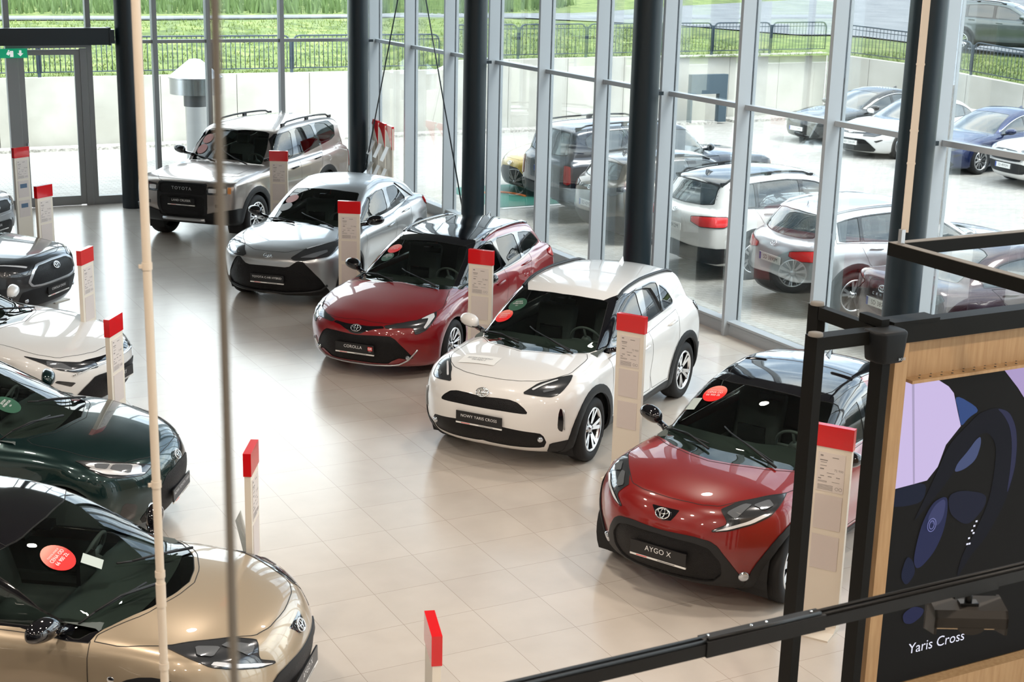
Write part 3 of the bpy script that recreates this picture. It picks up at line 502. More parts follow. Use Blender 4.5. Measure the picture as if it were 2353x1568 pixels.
REAR = {
'yaris_cross': [('rear_window', 'h', 'R', 'priv', -.003, 0, .03, _rw(1.42, .50, 1.12, .60), .1),
 ('tail_light', 'm', 'D', 'lamp', .012, .03, .004, [('R', .44, .99), ('R', .70, 1.03), ('S', 3.84, 1.06), ('S', 3.86, .99), ('S', 3.98, .93), ('R', .66, .88), ('R', .46, .93)], .1),
 ('tail_band', 'h', 'R', 'gloss', .006, .02, 0, [('R', 0, .98), ('R', .46, .98), ('R', .46, .92), ('R', 0, .92)], .0),
 ('rear_bumper', 'h', 'R', 'clad', .012, .03, 0, [('R', 0, .52), ('R', .55, .50), ('R', .85, .56), ('R', .86, .24), ('R', 0, .22)], .1)],
'aygo': [('rear_window', 'h', 'R', 'priv', -.003, 0, .03, _rw(1.32, .46, .92, .56), .1),
 ('tail_light', 'm', 'D', 'red', .004, .02, .006, [('R', .60, .98), ('R', .74, 1.00), ('S', 3.52, .98), ('S', 3.52, .72), ('R', .72, .66), ('R', .62, .74)], .1),
 ('rear_bumper', 'h', 'R', 'clad', .012, .03, 0, [('R', 0, .46), ('R', .55, .46), ('R', .83, .52), ('R', .84, .24), ('R', 0, .22)], .1)],
'corolla_wagon': [('rear_window', 'h', 'R', 'priv', -.003, 0, .03, _rw(1.30, .48, .97, .58), .1),
 ('tail_light', 'm', 'D', 'red', .010, .02, .004, [('R', .42, .90), ('R', .70, .93), ('S', 4.22, .93), ('S', 4.20, .87), ('S', 4.36, .80), ('R', .62, .78), ('R', .44, .83)], .1),
 ('rear_bumper', 'h', 'R', 'clad', .006, .03, 0, [('R', 0, .34), ('R', .70, .36), ('R', .80, .2), ('R', 0, .17)], .1)],
'chr': [('rear_window', 'h', 'R', 'priv', -.003, 0, .03, _rw(1.36, .48, 1.12, .58), .1),
 ('tail_light', 'm', 'D', 'red', .016, .04, .004, [('R', .30, 1.02), ('R', .72, 1.05), ('S', 4.02, 1.07), ('S', 4.04, .98), ('S', 4.16, .92), ('R', .60, .93), ('R', .30, .95)], .1),
 ('rear_bumper', 'h', 'R', 'clad', .010, .03, 0, [('R', 0, .48), ('R', .8, .50), ('R', .86, .24), ('R', 0, .22)], .1)],
'land_cruiser': [('rear_window', 'h', 'R', 'priv', -.003, 0, .03, _rw(1.72, .62, 1.26, .70), .08),
 ('tail_light', 'm', 'D', 'red', .010, .03, .006, [('R', .76, 1.12), ('R', .86, 1.12), ('S', 4.80, 1.10), ('S', 4.80, .80), ('R', .88, .76), ('R', .78, .78)], .1),
 ('rear_bumper', 'h', 'R', 'clad', .03, .05, 0, [('R', 0, .66), ('R', .93, .68), ('R', .95, .40), ('R', 0, .38)], .08)],
'corolla_cross': [('rear_window', 'h', 'R', 'priv', -.003, 0, .03, _rw(1.47, .52, 1.13, .60), .1),
 ('tail_light', 'm', 'D', 'redb', .008, .02, .008, [('R', .40, .95), ('R', .70, 1.0), ('S', 4.12, 1.02), ('S', 4.10, .95), ('S', 4.22, .86), ('R', .60, .84), ('R', .40, .88)], .1),
 ('rear_bumper', 'h', 'R', 'clad', .012, .03, 0, [('R', 0, .56), ('R', .55, .52), ('R', .87, .58), ('R', .88, .26), ('R', 0, .24)], .1)],
'rav4': [('rear_window', 'h', 'R', 'priv', -.003, 0, .04, _rw(1.52, .56, 1.18, .64), .1),
 ('tail_light', 'm', 'D', 'redb', .010, .03, .012, [('R', .44, 1.02), ('R', .72, 1.05), ('S', 4.16, 1.04), ('S', 4.10, .93), ('S', 4.24, .88), ('R', .66, .88), ('R', .46, .94)], .06),
 ('rear_bumper', 'h', 'R', 'clad', .014, .03, 0, [('R', 0, .60), ('R', .50, .56), ('R', .90, .56), ('R', .92, .30), ('R', 0, .28)], .1)],
'saloon': [('rear_window', 'h', 'T', 'priv', -.003, 0, .03, [('T', 3.52, 0), ('T', 3.54, .36), ('T', 3.60, .50), ('T', 3.95, .57), ('T', 4.16, .60), ('T', 4.26, .40), ('T', 4.30, 0)], .1),
 ('tail_light', 'm', 'D', 'lamp', .006, .02, .006, [('R', .42, .90), ('R', .70, .94), ('S', 4.58, .95), ('S', 4.55, .88), ('S', 4.70, .78), ('R', .70, .74), ('R', .58, .78)], .1),
 ('tail_lens', 'm', 'D', 'red', .010, .01, 0, [('R', .50, .885), ('R', .72, .91), ('S', 4.64, .92), ('S', 4.70, .84), ('R', .70, .80)], .1) if 0 else
 ('boot_lip', 'h', 'R', 'gloss', .006, .02, 0, [('R', 0, .99), ('R', .60, .97), ('R', .60, .955), ('R', 0, .965)], .0),
 ('rear_bumper', 'h', 'R', 'gloss', .008, .03, 0, [('R', 0, .34), ('R', .70, .36), ('R', .82, .22), ('R', 0, .18)], .1)],
'yaris': [('rear_window', 'h', 'R', 'priv', -.003, 0, .03, _rw(1.30, .46, 1.02, .56), .1),
 ('tail_light', 'm', 'D', 'red', .008, .02, .006, [('R', .46, .90), ('R', .70, .95), ('S', 3.66, .96), ('S', 3.66, .86), ('R', .68, .78), ('R', .50, .82)], .1),
 ('rear_bumper', 'h', 'R', 'clad', .008, .03, 0, [('R', 0, .40), ('R', .70, .42), ('R', .80, .2), ('R', 0, .18)], .1)],
}
_X = {
'yaris_cross': dict(roofcut=(1.80, .56, 3.76, .52), clad=.085, sill=.33, wheel=(5, 'fork'), doors=[1.32, 2.42, 3.30], badge=(0, .80, .135), rbadge=(.95, .12), fpz=.54, rpz=.66, rails=((2.02, .57, 3.62, .56), .02, 'black'), fin=3.42, mir=(1.47,), tw=.215),
'aygo': dict(clad=.06, sill=.30, wheel=(9, 'single'), doors=[1.15, 2.28, 2.95], badge=(0, .762, .125), fpz=.44, rpz=.62, pillars=[(1.28, 2.18), (2.26, 2.86), (2.90, 3.06)], fin=3.0, roofcut=(1.60, .575, 3.36, .53), mir=(1.36,), tw=.18, mz=.12),
'corolla_wagon': dict(wheel=(10, 'multi'), arch=1.13, doors=[1.50, 2.66, 3.62], badge=(0, .635, .13), rbadge=(.84, .12), fpz=.40, rpz=.66, rails=((2.45, .58, 4.05, .54), .025, 'gloss'), fin=3.95, roofcut=(1.92, .575, 4.30, .53), mir=(1.72,), mz=.10),
'chr': dict(clad=.05, sill=.28, wheel=(5, 'fork'), doors=[1.52, 2.72, 3.42], badge=(0, .775, .11), fpz=.46, rpz=.64, fin=3.55, mir=(1.60,), mz=.14, handle='paint'),
'land_cruiser': dict(clad=.10, sill=.46, wheel=(8, 'twin'), arch=1.14, tw=.26, doors=[1.42, 2.64, 3.62], fpz=.76, rpz=.95, rails=((2.45, .66, 4.55, .64), .055, 'black'), fin=3.7, mir=(1.72,), mz=.20, handle='black', my=1.035),
'corolla_cross': dict(roofcut=(1.86, .57, 4.02, .54), clad=.075, sill=.33, wheel=(5, 'fork'), doors=[1.45, 2.62, 3.50], badge=(0, .80, .135), rbadge=(1.0, .13), fpz=.49, rpz=.78, pillars=[(1.56, 2.52), (2.60, 3.42), (3.47, 3.82)], rails=((2.25, .60, 3.95, .57), .03, 'silver'), fin=3.8, mir=(1.62,), mz=.13),
'rav4': dict(clad=.08, sill=.36, wheel=(5, 'fork'), doors=[1.48, 2.66, 3.58], badge=(0, .86, .14), rbadge=(1.06, .13), fpz=.56, rpz=.82, pillars=[(1.58, 2.56), (2.64, 3.48), (3.54, 4.00)], rails=((2.3, .62, 4.1, .60), .04, 'black'), fin=3.9, roofcut=(1.88, .62, 4.16, .58), mir=(1.64,), mz=.13),
'saloon': dict(wheel=(10, 'multi'), arch=1.13, doors=[1.62, 2.80, 3.75], badge=(0, .655, .13), rbadge=(.88, .13), fpz=.40, rpz=.68, pillars=[(1.86, 2.74), (2.82, 3.56), (3.61, 3.86)], fin=3.55, mir=(1.86,), mz=.10),
'yaris': dict(roofcut=(1.76, .52, 3.5, .48), wheel=(8, 'twin'), arch=1.13, doors=[1.40, 2.52, 3.25], badge=(0, .66, .125), rbadge=(.86, .12), fpz=.36, rpz=.66, pillars=[(1.45, 2.42), (2.50, 3.12)], fin=3.3, mir=(1.52,), mz=.11),
}
for _k, _v in _X.items(): MODELS[_k].update(_v)

for _k, _p in (('aygo', [('T', 1.06, .62), ('T', 1.90, .44), ('T', 2.0, .50), ('T', 2.45, .52), ('T', 2.45, .66), ('T', 1.62, .76), ('T', 1.30, .80), ('T', 1.16, .80)]),
               ('yaris_cross', [('T', 1.22, .58), ('T', 1.92, .46), ('T', 2.06, .535), ('T', 2.30, .63), ('T', 1.80, .74), ('T', 1.40, .77)]),
               ('corolla_wagon', [('T', 1.30, .58), ('T', 2.14, .46), ('T', 2.26, .53), ('T', 2.50, .62), ('T', 1.95, .72), ('T', 1.42, .76)])):
    FEAT[_k].append(('front_pillar', 'm', 'T', 'gloss', .0, 0, 0, _p, 0))
FEAT['aygo'].insert(0, ('grille', 'h', 'F', 'mesh', -.004, 0, .0, [('F', 0, .605), ('F', .30, .60), ('F', .42, .57), ('F', .50, .46), ('F', .50, .34), ('F', .42, .255), ('F', 0, .235)], .14))
FEAT['chr'].insert(0, ('lower_intake', 'h', 'F', 'mesh', -.004, 0, .0, [('F', 0, .60), ('F', .36, .60), ('F', .56, .50), ('F', .60, .42), ('F', .52, .31), ('F', 0, .29)], .12))
# ---------------------------------------------------------------- car materials
black_plastic = principled('black_plastic', (.012, .0125, .014), .5, spec=.35, bump=('noise', 180, .08, .002))
grey_plastic = principled('grey_plastic', (.018, .0185, .020), .5, spec=.35)
gloss_black = principled('gloss_black', (.006, .006, .008), .06, coat=1)
rubber = principled('rubber', (.012, .012, .013), .75, bump=('noise', 60, .15, .003))
seam_mat = principled('seam', (.008, .008, .008), .6)
chrome = principled('chrome', (.85, .86, .88), .08, 1.)
alloy = principled('alloy', (.78, .79, .81), .22, 1.)
dark_alloy = principled('dark_alloy', (.03, .031, .034), .3, .6)
satin_silver = principled('satin_silver', (.55, .56, .58), .3, .8)
mesh_black = principled('mesh_black', (.005, .005, .006), .45, spec=.3, bump=('voronoi', 75, .5, .008))
lamp_body = principled('lamp_body', (.075, .08, .088), .15, .6, coat=1)
lamp_clear = principled('lamp_clear', (.62, .66, .72), .05, .85, coat=1)
lamp_white = principled('lamp_white', (.86, .88, .92), .12, .2, coat=1)
lamp_amber = principled('lamp_amber', (.75, .25, .04), .15, coat=1)
lamp_red = principled('lamp_red', (.50, .012, .015), .08, coat=1)
lamp_red_bright = principled('lamp_red_bright', (.85, .03, .03), .1, coat=1)
cabin_dark = principled('cabin_dark', (.085, .10, .095), .7)
cabin_seat = principled('cabin_seat', (.11, .12, .12), .8)
cabin_grey = principled('cabin_grey', (.17, .18, .18), .6)
cabin_beige = principled('cabin_beige', (.36, .33, .22), .8)
car_glass = pane('car_glass', (.56, .66, .62), 1., base=.03)
privacy_glass = pane('privacy_glass', (.16, .19, .19), 1.)
dark_glass = principled('dark_glass', (.02, .028, .03), .02, coat=1, spec=1.)
plate_black = principled('plate_black', (.012, .012, .013), .3)
plate_white = principled('plate_white', (.8, .8, .78), .35)
ink = principled('ink', (.02, .02, .02), .5)
white_ink = principled('white_ink', (.82, .82, .82), .4)
eu_blue = principled('eu_blue', (.02, .07, .35), .4)
sticker_green = principled('sticker_green', (.03, .10, .06), .4)
sticker_paper = principled('sticker_paper', (.45, .52, .50), .5)
red_ink = principled('red_ink', (.7, .02, .02), .4)
def sticker_red():
    if 'sticker_red' in MAT: return MAT['sticker_red']
    m = principled('sticker_red', (.85, .03, .03), .35); t = m.node_tree; b = t.nodes['Principled BSDF']
    tcn = N(t, 'ShaderNodeTexCoord'); se = N(t, 'ShaderNodeSeparateXYZ'); r = N(t, 'ShaderNodeValToRGB')
    r.color_ramp.elements[0].position = .1; r.color_ramp.elements[0].color = (.85, .28, .22, 1)
    r.color_ramp.elements[1].position = .6; r.color_ramp.elements[1].color = (.85, .02, .02, 1)
    t.links.new(tcn.outputs['Generated'], se.inputs[0]); t.links.new(se.outputs['X'], r.inputs['Fac'])
    t.links.new(r.outputs['Color'], b.inputs['Base Color']); return m
def paint(name, col, metal=.0, rough=.28):
    m = principled(name, col, rough, metal, coat=1., coat_rough=.02); return m

# ---------------------------------------------------------------- cutting panels out of a body shell
DIRS = {'F': (1, 0, 0), 'R': (-1, 0, 0), 'S': (0, 1, 0), 'T': (0, 0, 1), 'C': (.78, .60, .25), 'D': (-.8, .6, .1), 'B': (-.6, 0, .8)}
def chaikin(P, k=.18):
    out = []; n = len(P)
    for i in range(n):
        a = P[i]; b = P[(i+1) % n]
        out.append(a + (b-a)*k); out.append(b + (a-b)*k)
    return out
def inside(poly, x, y):
    c = False; n = len(poly); j = n-1
    for i in range(n):
        xi, yi = poly[i]; xj, yj = poly[j]
        if (yi > y) != (yj > y) and x < (xj-xi)*(y-yi)/(yj-yi) + xi: c = not c
        j = i
    return c
def cut(bm, loop, dv):
    dv = Vector(dv).normalized(); up = Vector((0, 0, 1)) if abs(dv.z) < .9 else Vector((1, 0, 0))
    ua = up.cross(dv).normalized(); va = dv.cross(ua)
    L2 = [(p.dot(ua), p.dot(va)) for p in loop]
    xs = [p[0] for p in L2]; ys = [p[1] for p in L2]
    x0, x1, y0, y1 = min(xs)-.02, max(xs)+.02, min(ys)-.02, max(ys)+.02
    dep = [p.dot(dv) for p in loop]; d0, d1 = min(dep) - .35, max(dep) + .35
    info = {}
    def bb(f):
        a = [v.co.dot(ua) for v in f.verts]; b = [v.co.dot(va) for v in f.verts]
        return min(a), max(a), min(b), max(b)
    cand = {}
    for f in bm.faces:
        if f.normal.dot(dv) > .03:
            c = f.calc_center_median()
            if d0 < c.dot(dv) < d1:
                B = bb(f)
                if B[1] > x0 and B[0] < x1 and B[3] > y0 and B[2] < y1: cand[f] = B
    n = len(loop)
    for i in range(n):
        a, b = loop[i], loop[(i+1) % n]; A, B = L2[i], L2[(i+1) % n]
        if (Vector(A) - Vector(B)).length < 1e-4: continue
        ex0, ex1 = min(A[0], B[0])-1e-3, max(A[0], B[0])+1e-3; ey0, ey1 = min(A[1], B[1])-1e-3, max(A[1], B[1])+1e-3
        fs = [f for f, q in cand.items() if q[1] > ex0 and q[0] < ex1 and q[3] > ey0 and q[2] < ey1]
        if not fs: continue
        g = set(fs)
        for f in fs: g.update(f.edges); g.update(f.verts)
        for f in fs: del cand[f]
        no = dv.cross(b - a)
        if no.length < 1e-6:
            continue
        r = bmesh.ops.bisect_plane(bm, geom=list(g), plane_co=a, plane_no=no.normalized(), dist=1e-5)
        for f in r['geom']:
            if isinstance(f, bmesh.types.BMFace) and f.is_valid: f.normal_update(); cand[f] = bb(f)
    out = []
    for f in cand:
        if f.is_valid:
            c = f.calc_center_median()
            if inside(L2, c.dot(ua), c.dot(va)): out.append(f)
    return out
def take(bm, faces):
    """Move faces out of bm: returns (verts, faces) arrays."""
    V = []; idx = {}; Fs = []
    for f in faces:
        q = []
        for v in f.verts:
            if v not in idx: idx[v] = len(V); V.append(tuple(v.co))
            q.append(idx[v])
        Fs.append(q)
    bmesh.ops.delete(bm, geom=faces, context='FACES')
    return np.array(V), Fs
def border(Fs):
    cnt = {}
    for f in Fs:
        for i in range(len(f)):
            a, b = f[i], f[(i+1) % len(f)]
            if (b, a) in cnt: del cnt[(b, a)]
            else: cnt[(a, b)] = 1
    return list(cnt)
def shell(name, F, V, Fs, mats, parent, off=0., skirt=0., seam=0., seam_idx=1):
    """Mesh object with normals from the body field; optional turned-in edge and dark gap line along its border."""
    if not len(V): return None
    n = F.grad(V); P = V + n*off; P = list(map(tuple, P)); NN = list(map(tuple, n)); faces = [list(f) for f in Fs]; mi = [0]*len(faces)
    br = border(Fs) if (skirt or seam) else []
    if skirt:
        m = {}
        for a, b in br:
            for v in (a, b):
                if v not in m: m[v] = len(P); P.append(tuple(V[v] + n[v]*(off - skirt))); NN.append(tuple(n[v]))
            faces.append([b, a, m[a], m[b]]); mi.append(0)
    if seam:
        for a, b in br:
            pa, pb = V[a], V[b]; t = pb - pa; l = np.linalg.norm(t)
            if l < 1e-6: continue
            t = t/l; sa = np.cross(n[a], t); sb = np.cross(n[b], t); w = seam/2; h = off + .0015
            k = len(P)
            for p, nn, s_ in ((pa, n[a], -sa*w), (pb, n[b], -sb*w), (pb, n[b], sb*w), (pa, n[a], sa*w)):
                P.append(tuple(p + nn*h + s_)); NN.append(tuple(nn))
            faces.append([k, k+1, k+2, k+3]); mi.append(seam_idx)
    me = bpy.data.meshes.new(name); me.from_pydata(P, [], faces)
    me.polygons.foreach_set('material_index', mi); me.shade_smooth(); me.update()
    me.normals_split_custom_set_from_vertices(NN)
    mats = list(mats) if isinstance(mats, (list, tuple)) else [mats]
    if seam: mats = mats[:1] + [seam_mat]
    return link(name, me, mats, parent)

def conform(F, lift, pts, off, step=.03, sg=1):
    """Flat outline laid onto the body surface as a finely split patch."""
    P = [lift(p) for p in pts]; c = sum(P, Vector())/len(P); n = lift.normal(c)
    up = Vector((0, 0, 1)) if abs(n.z) < .9 else Vector((1, 0, 0)); ua = up.cross(n).normalized(); va = n.cross(ua)
    bm = bmesh.new(); Q = chaikin(P, .12); tri = tessellate_polygon([[Vector(((p-c).dot(ua), (p-c).dot(va), 0)) for p in Q]])
    vs = [bm.verts.new(c + ua*(p-c).dot(ua) + va*(p-c).dot(va)) for p in Q]
    for a in tri:
        try: bm.faces.new([vs[j] for j in a])
        except ValueError: pass
    for ax in (ua, va):
        ds = [(v.co - c).dot(ax) for v in bm.verts]; k = math.ceil(min(ds)/step)
        while k*step < max(ds):
            bmesh.ops.bisect_plane(bm, geom=list(bm.verts) + list(bm.edges) + list(bm.faces), plane_co=c + ax*(k*step), plane_no=ax, dist=1e-5); k += 1
    V = np.array([tuple(v.co) for v in bm.verts])
    for _ in range(4): V = V - F.grad(V)*F(V)[:, None]
    V = V + F.grad(V)*off
    for v, q in zip(bm.verts, V): v.co = Vector((q[0], q[1]*sg, q[2]))
    for f in bm.faces: f.smooth = True
    fix(bm)
    if sum((f.normal.y*sg + f.normal.x + f.normal.z) for f in bm.faces) < 0: bmesh.ops.reverse_faces(bm, faces=bm.faces)
    return bm

class Lift:
    """Puts points given in side, front, rear or top view onto the body surface."""
    def __init__(self, F): self.F = F; self.L2 = F.L/2
    def cast(self, o, d):
        o = np.array(o, float); d = np.array(d, float); t = np.linspace(0, 6, 1500)
        v = self.F(o + d*t[:, None]); k = np.where(v < 0)[0]
        k = k[0] if len(k) else int(np.argmin(v)); k = max(k, 1)
        a, b = t[k-1], t[k]
        if v[k] < 0:
            for _ in range(14):
                m = (a+b)/2
                if self.F((o + d*m)[None])[0] < 0: b = m
                else: a = m
        return Vector(o + d*b)
    def __call__(self, p):
        if p[0] == 'S': return self.cast((self.L2 - p[1], 1.6, p[2]), (0, -1, 0))
        if p[0] == 'F': return self.cast((self.L2 + .4, p[1], p[2]), (-1, 0, 0))
        if p[0] == 'R': return self.cast((-self.L2 - .4, p[1], p[2]), (1, 0, 0))
        if p[0] == 'T': return self.cast((self.L2 - p[1], p[2], 2.6), (0, 0, -1))
        if len(p) == 3: return Vector(p)
    def normal(self, p): return Vector(self.F.grad(np.array([tuple(p)]))[0])
def densify(P, step=.06):
    out = []; n = len(P)
    for i in range(n):
        a, b = P[i], P[(i+1) % n]; k = max(1, int((b-a).length/step))
        out += [a + (b-a)*(j/k) for j in range(k)]
    return out

# ---------------------------------------------------------------- wheels, mirrors, small parts
def wheel_mesh(R, width, spokes, style):
    """Tyre and rim; axis along y, outer face towards +y."""
    rr = R*.70; bm = bmesh.new(); w = width/2
    lathe(bm, [(rr, -w*.8), (rr+.012, -w*.95), (R-.05, -w), (R-.012, -w*.86), (R, -w*.6), (R, w*.6), (R-.012, w*.86), (R-.05, w), (rr+.012, w*.95), (rr, w*.8)], 40, 'Y')
    for a in (-.28, 0, .28):
        lathe(bm, [(R+.0006, w*(a-.035)), (R-.004, w*a), (R+.0006, w*(a+.035))], 40, 'Y')
    tyre = bm
    bm = bmesh.new()
    lathe(bm, [(rr, w*.8), (rr-.008, w*.92), (rr-.022, w*.90), (rr-.03, w*.6)], 40, 'Y', 0)
    lathe(bm, [(rr-.03, w*.6), (rr-.045, -w*.2), (rr-.06, -w*.6), (0, -w*.6)], 32, 'Y', 1)
    lathe(bm, [(.0, w*.70), (.032, w*.70), (.036, w*.60), (.075, w*.52), (.075, w*.2)], 24, 'Y', 1 if style == 'dark' else 0)
    ro = rr - .018
    for k in range(spokes):
        for (da, wi, wo, m) in ({'twin': [(-.13, .013, .010, 0), (.13, .013, .010, 0), (0, .03, .012, 1)], 'single': [(0, .026, .034, 0)], 'dark': [(0, .028, .040, 1)],
                                 'fork': [(-.20, .020, .020, 0), (.20, .020, .020, 0), (0, .016, .008, 1)], 'multi': [(-.09, .008, .010, 0), (.09, .008, .010, 0)]}[style]):
            t = 2*PI*k/spokes; a0 = t + da*.35; a1 = t + da
            c0 = Vector((math.cos(a0), 0, math.sin(a0))); c1 = Vector((math.cos(a1), 0, math.sin(a1)))
            s0 = Vector((-c0.z, 0, c0.x)); s1 = Vector((-c1.z, 0, c1.x))
            y0, y1 = w*.62, w*.86
            A = [c0*.05 - s0*wi, c0*.05 + s0*wi, c1*ro + s1*wo, c1*ro - s1*wo]; ys = [y0, y0, y1, y1]
            top = [bm.verts.new(p + Vector((0, y - (.010 if m and style != 'dark' else 0), 0))) for p, y in zip(A, ys)]
            bot = [bm.verts.new(p*1.0 + Vector((0, y-.045, 0))) for p, y in zip(A, ys)]
            f = bm.faces.new(top); f.material_index = m
            for i in range(4):
                f = bm.faces.new((top[i], top[(i+1) % 4], bot[(i+1) % 4], bot[i])); f.material_index = 1
    for k in range(5):
        t = 2*PI*k/5
        lathe(bm, [(0, w*.66), (.009, w*.66), (.009, w*.5)], 8, 'Y', 1, (.052*math.cos(t), 0, .052*math.sin(t)))
    fix(bm)
    fix(tyre)
    return tyre, bm
def emblem_bm(w, h, d=.006, tr=.0):
    """Three interlaced ovals in the yz plane facing +x."""
    bm = bmesh.new(); tr = tr or w*.045
    def oval(cy, cz, a, b, r):
        pts = [(d, cy + a*math.cos(t), cz + b*math.sin(t)) for t in [2*PI*k/28 for k in range(28)]]
        tube(bm, pts, r, 6, closed=True)
    oval(0, 0, w/2, h/2, tr); oval(0, h*.20, w*.36, h*.24, tr*.85); oval(0, h*.0, w*.15, h*.44, tr*.85)
    return bm
def mirror_obj(root, m, lift, sgn, mat_shell, glass=True):
    """Door mirror with its foot."""
    F = lift.F; s0 = m.get('mir', (m['gh'][1][0] + .47,))[0]; zb = float(F.belt(s0)) + m.get('mz', .13)
    base = lift(('S', s0 - .06, zb - .09)); yo = m.get('my', F.hw + .075)
    bm = bmesh.new()
    bmesh.ops.create_uvsphere(bm, u_segments=20, v_segments=14, radius=1)
    for v in bm.verts:
        x, y, z = v.co
        k = (abs(x)**2.6 + abs(y)**2.6 + abs(z)**2.6)**(1/2.6); x, y, z = x/k, y/k, z/k
        X = x*.085 if x > 0 else x*.045
        t = (1 - .18*max(0, y)) * (1 - .25*max(0, x))
        v.co = Vector((X - .03*y, y*.125, z*.078*t + .012*y))
    for f in bm.faces:
        f.smooth = True
        if f.calc_center_median().x < -.030: f.material_index = 1
        elif f.calc_center_median().z < -.045: f.material_index = 1
    c = Vector((F.L/2 - s0 - .03, yo, zb))
    for v in bm.verts: v.co = Vector((v.co.x + c.x, (v.co.y + c.y), v.co.z + c.z))
    if sgn < 0:
        for v in bm.verts: v.co.y *= -1
        bmesh.ops.reverse_faces(bm, faces=bm.faces)
    o = bm_obj('door_mirror', bm, [mat_shell, gloss_black], root)
    bm = bmesh.new()
    tube(bm, [(base.x, sgn*(base.y - .02), base.z), ((base.x + c.x)/2, sgn*(base.y + .05), base.z + .02), (c.x, sgn*(c.y - .06), c.z - .05)], [.035, .028, .03], 10)
    bm_obj('mirror_foot', bm, gloss_black, o)
    return o
def blade(bm, A, B, n, w, h, mi=0):
    """Flat bar from A to B standing on a surface with normal n."""
    A, B, n = Vector(A), Vector(B), Vector(n); d = (B-A).normalized(); s = n.cross(d).normalized()*w/2
    vs = [bm.verts.new(p + q) for p in (A, B) for q in (-s, s, s*.5 + n*h, -s*.5 + n*h)]
    for f in ((0, 1, 2, 3), (7, 6, 5, 4), (0, 4, 5, 1), (1, 5, 6, 2), (2, 6, 7, 3), (3, 7, 4, 0)):
        g = bm.faces.new([vs[i] for i in f]); g.material_index = mi
def plate(root, lift, y, z, side, text, kind='show', size=.52, tilt=0., name='number_plate'):
    """Number plate, black show plate or white registration plate."""
    p = lift((side, y, z)); sx = 1 if side == 'F' else -1
    o0 = Vector((p.x + sx*.018, y, z)); h = .112
    tl = math.radians(tilt)*sx
    X = Vector((0, sx, 0)); Zr = Vector((-math.sin(tl), 0, math.cos(tl))); Nn = X.cross(Zr)
    M = frame(o0, X, Zr, Nn)
    bm = bmesh.new(); vs = box(bm, (0, 0, 0), (size, h, .012), mi=0); 
    bmesh.ops.transform(bm, matrix=M, verts=bm.verts)
    o = bm_obj(name, bm, plate_black if kind == 'show' else plate_white, root)
    bm = bmesh.new()
    if kind == 'show':
        sz = .062 if len(text) < 9 else .052 if len(text) < 13 else .042
        add_text(bm, text, sz, M @ Matrix.Translation((0, .012, .0075)), 0, space=1.05)
        bm_obj('plate_lettering', bm, white_ink, o)
        bm = bmesh.new(); box(bm, (0, 0, 0), (size, .016, .012)); box(bm, (-.15, 0, .007), (.10, .006, .001), mi=1); box(bm, (.08, 0, .007), (.16, .004, .001), mi=2)
        bmesh.ops.transform(bm, matrix=M @ Matrix.Translation((0, -.064, .001)), verts=bm.verts)
        bm_obj('dealer_strip', bm, [plate_white, red_ink, ink], o)
    else:
        add_text(bm, text, .085, M @ Matrix.Translation((.02, -.002, .0075)), 0, space=1.0)
        bm_obj('plate_lettering', bm, ink, o)
        bm = bmesh.new(); box(bm, (-.24, 0, .006), (.04, .108, .004)); bmesh.ops.transform(bm, matrix=M, verts=bm.verts)
        bm_obj('blue_band', bm, eu_blue, o)
    return o

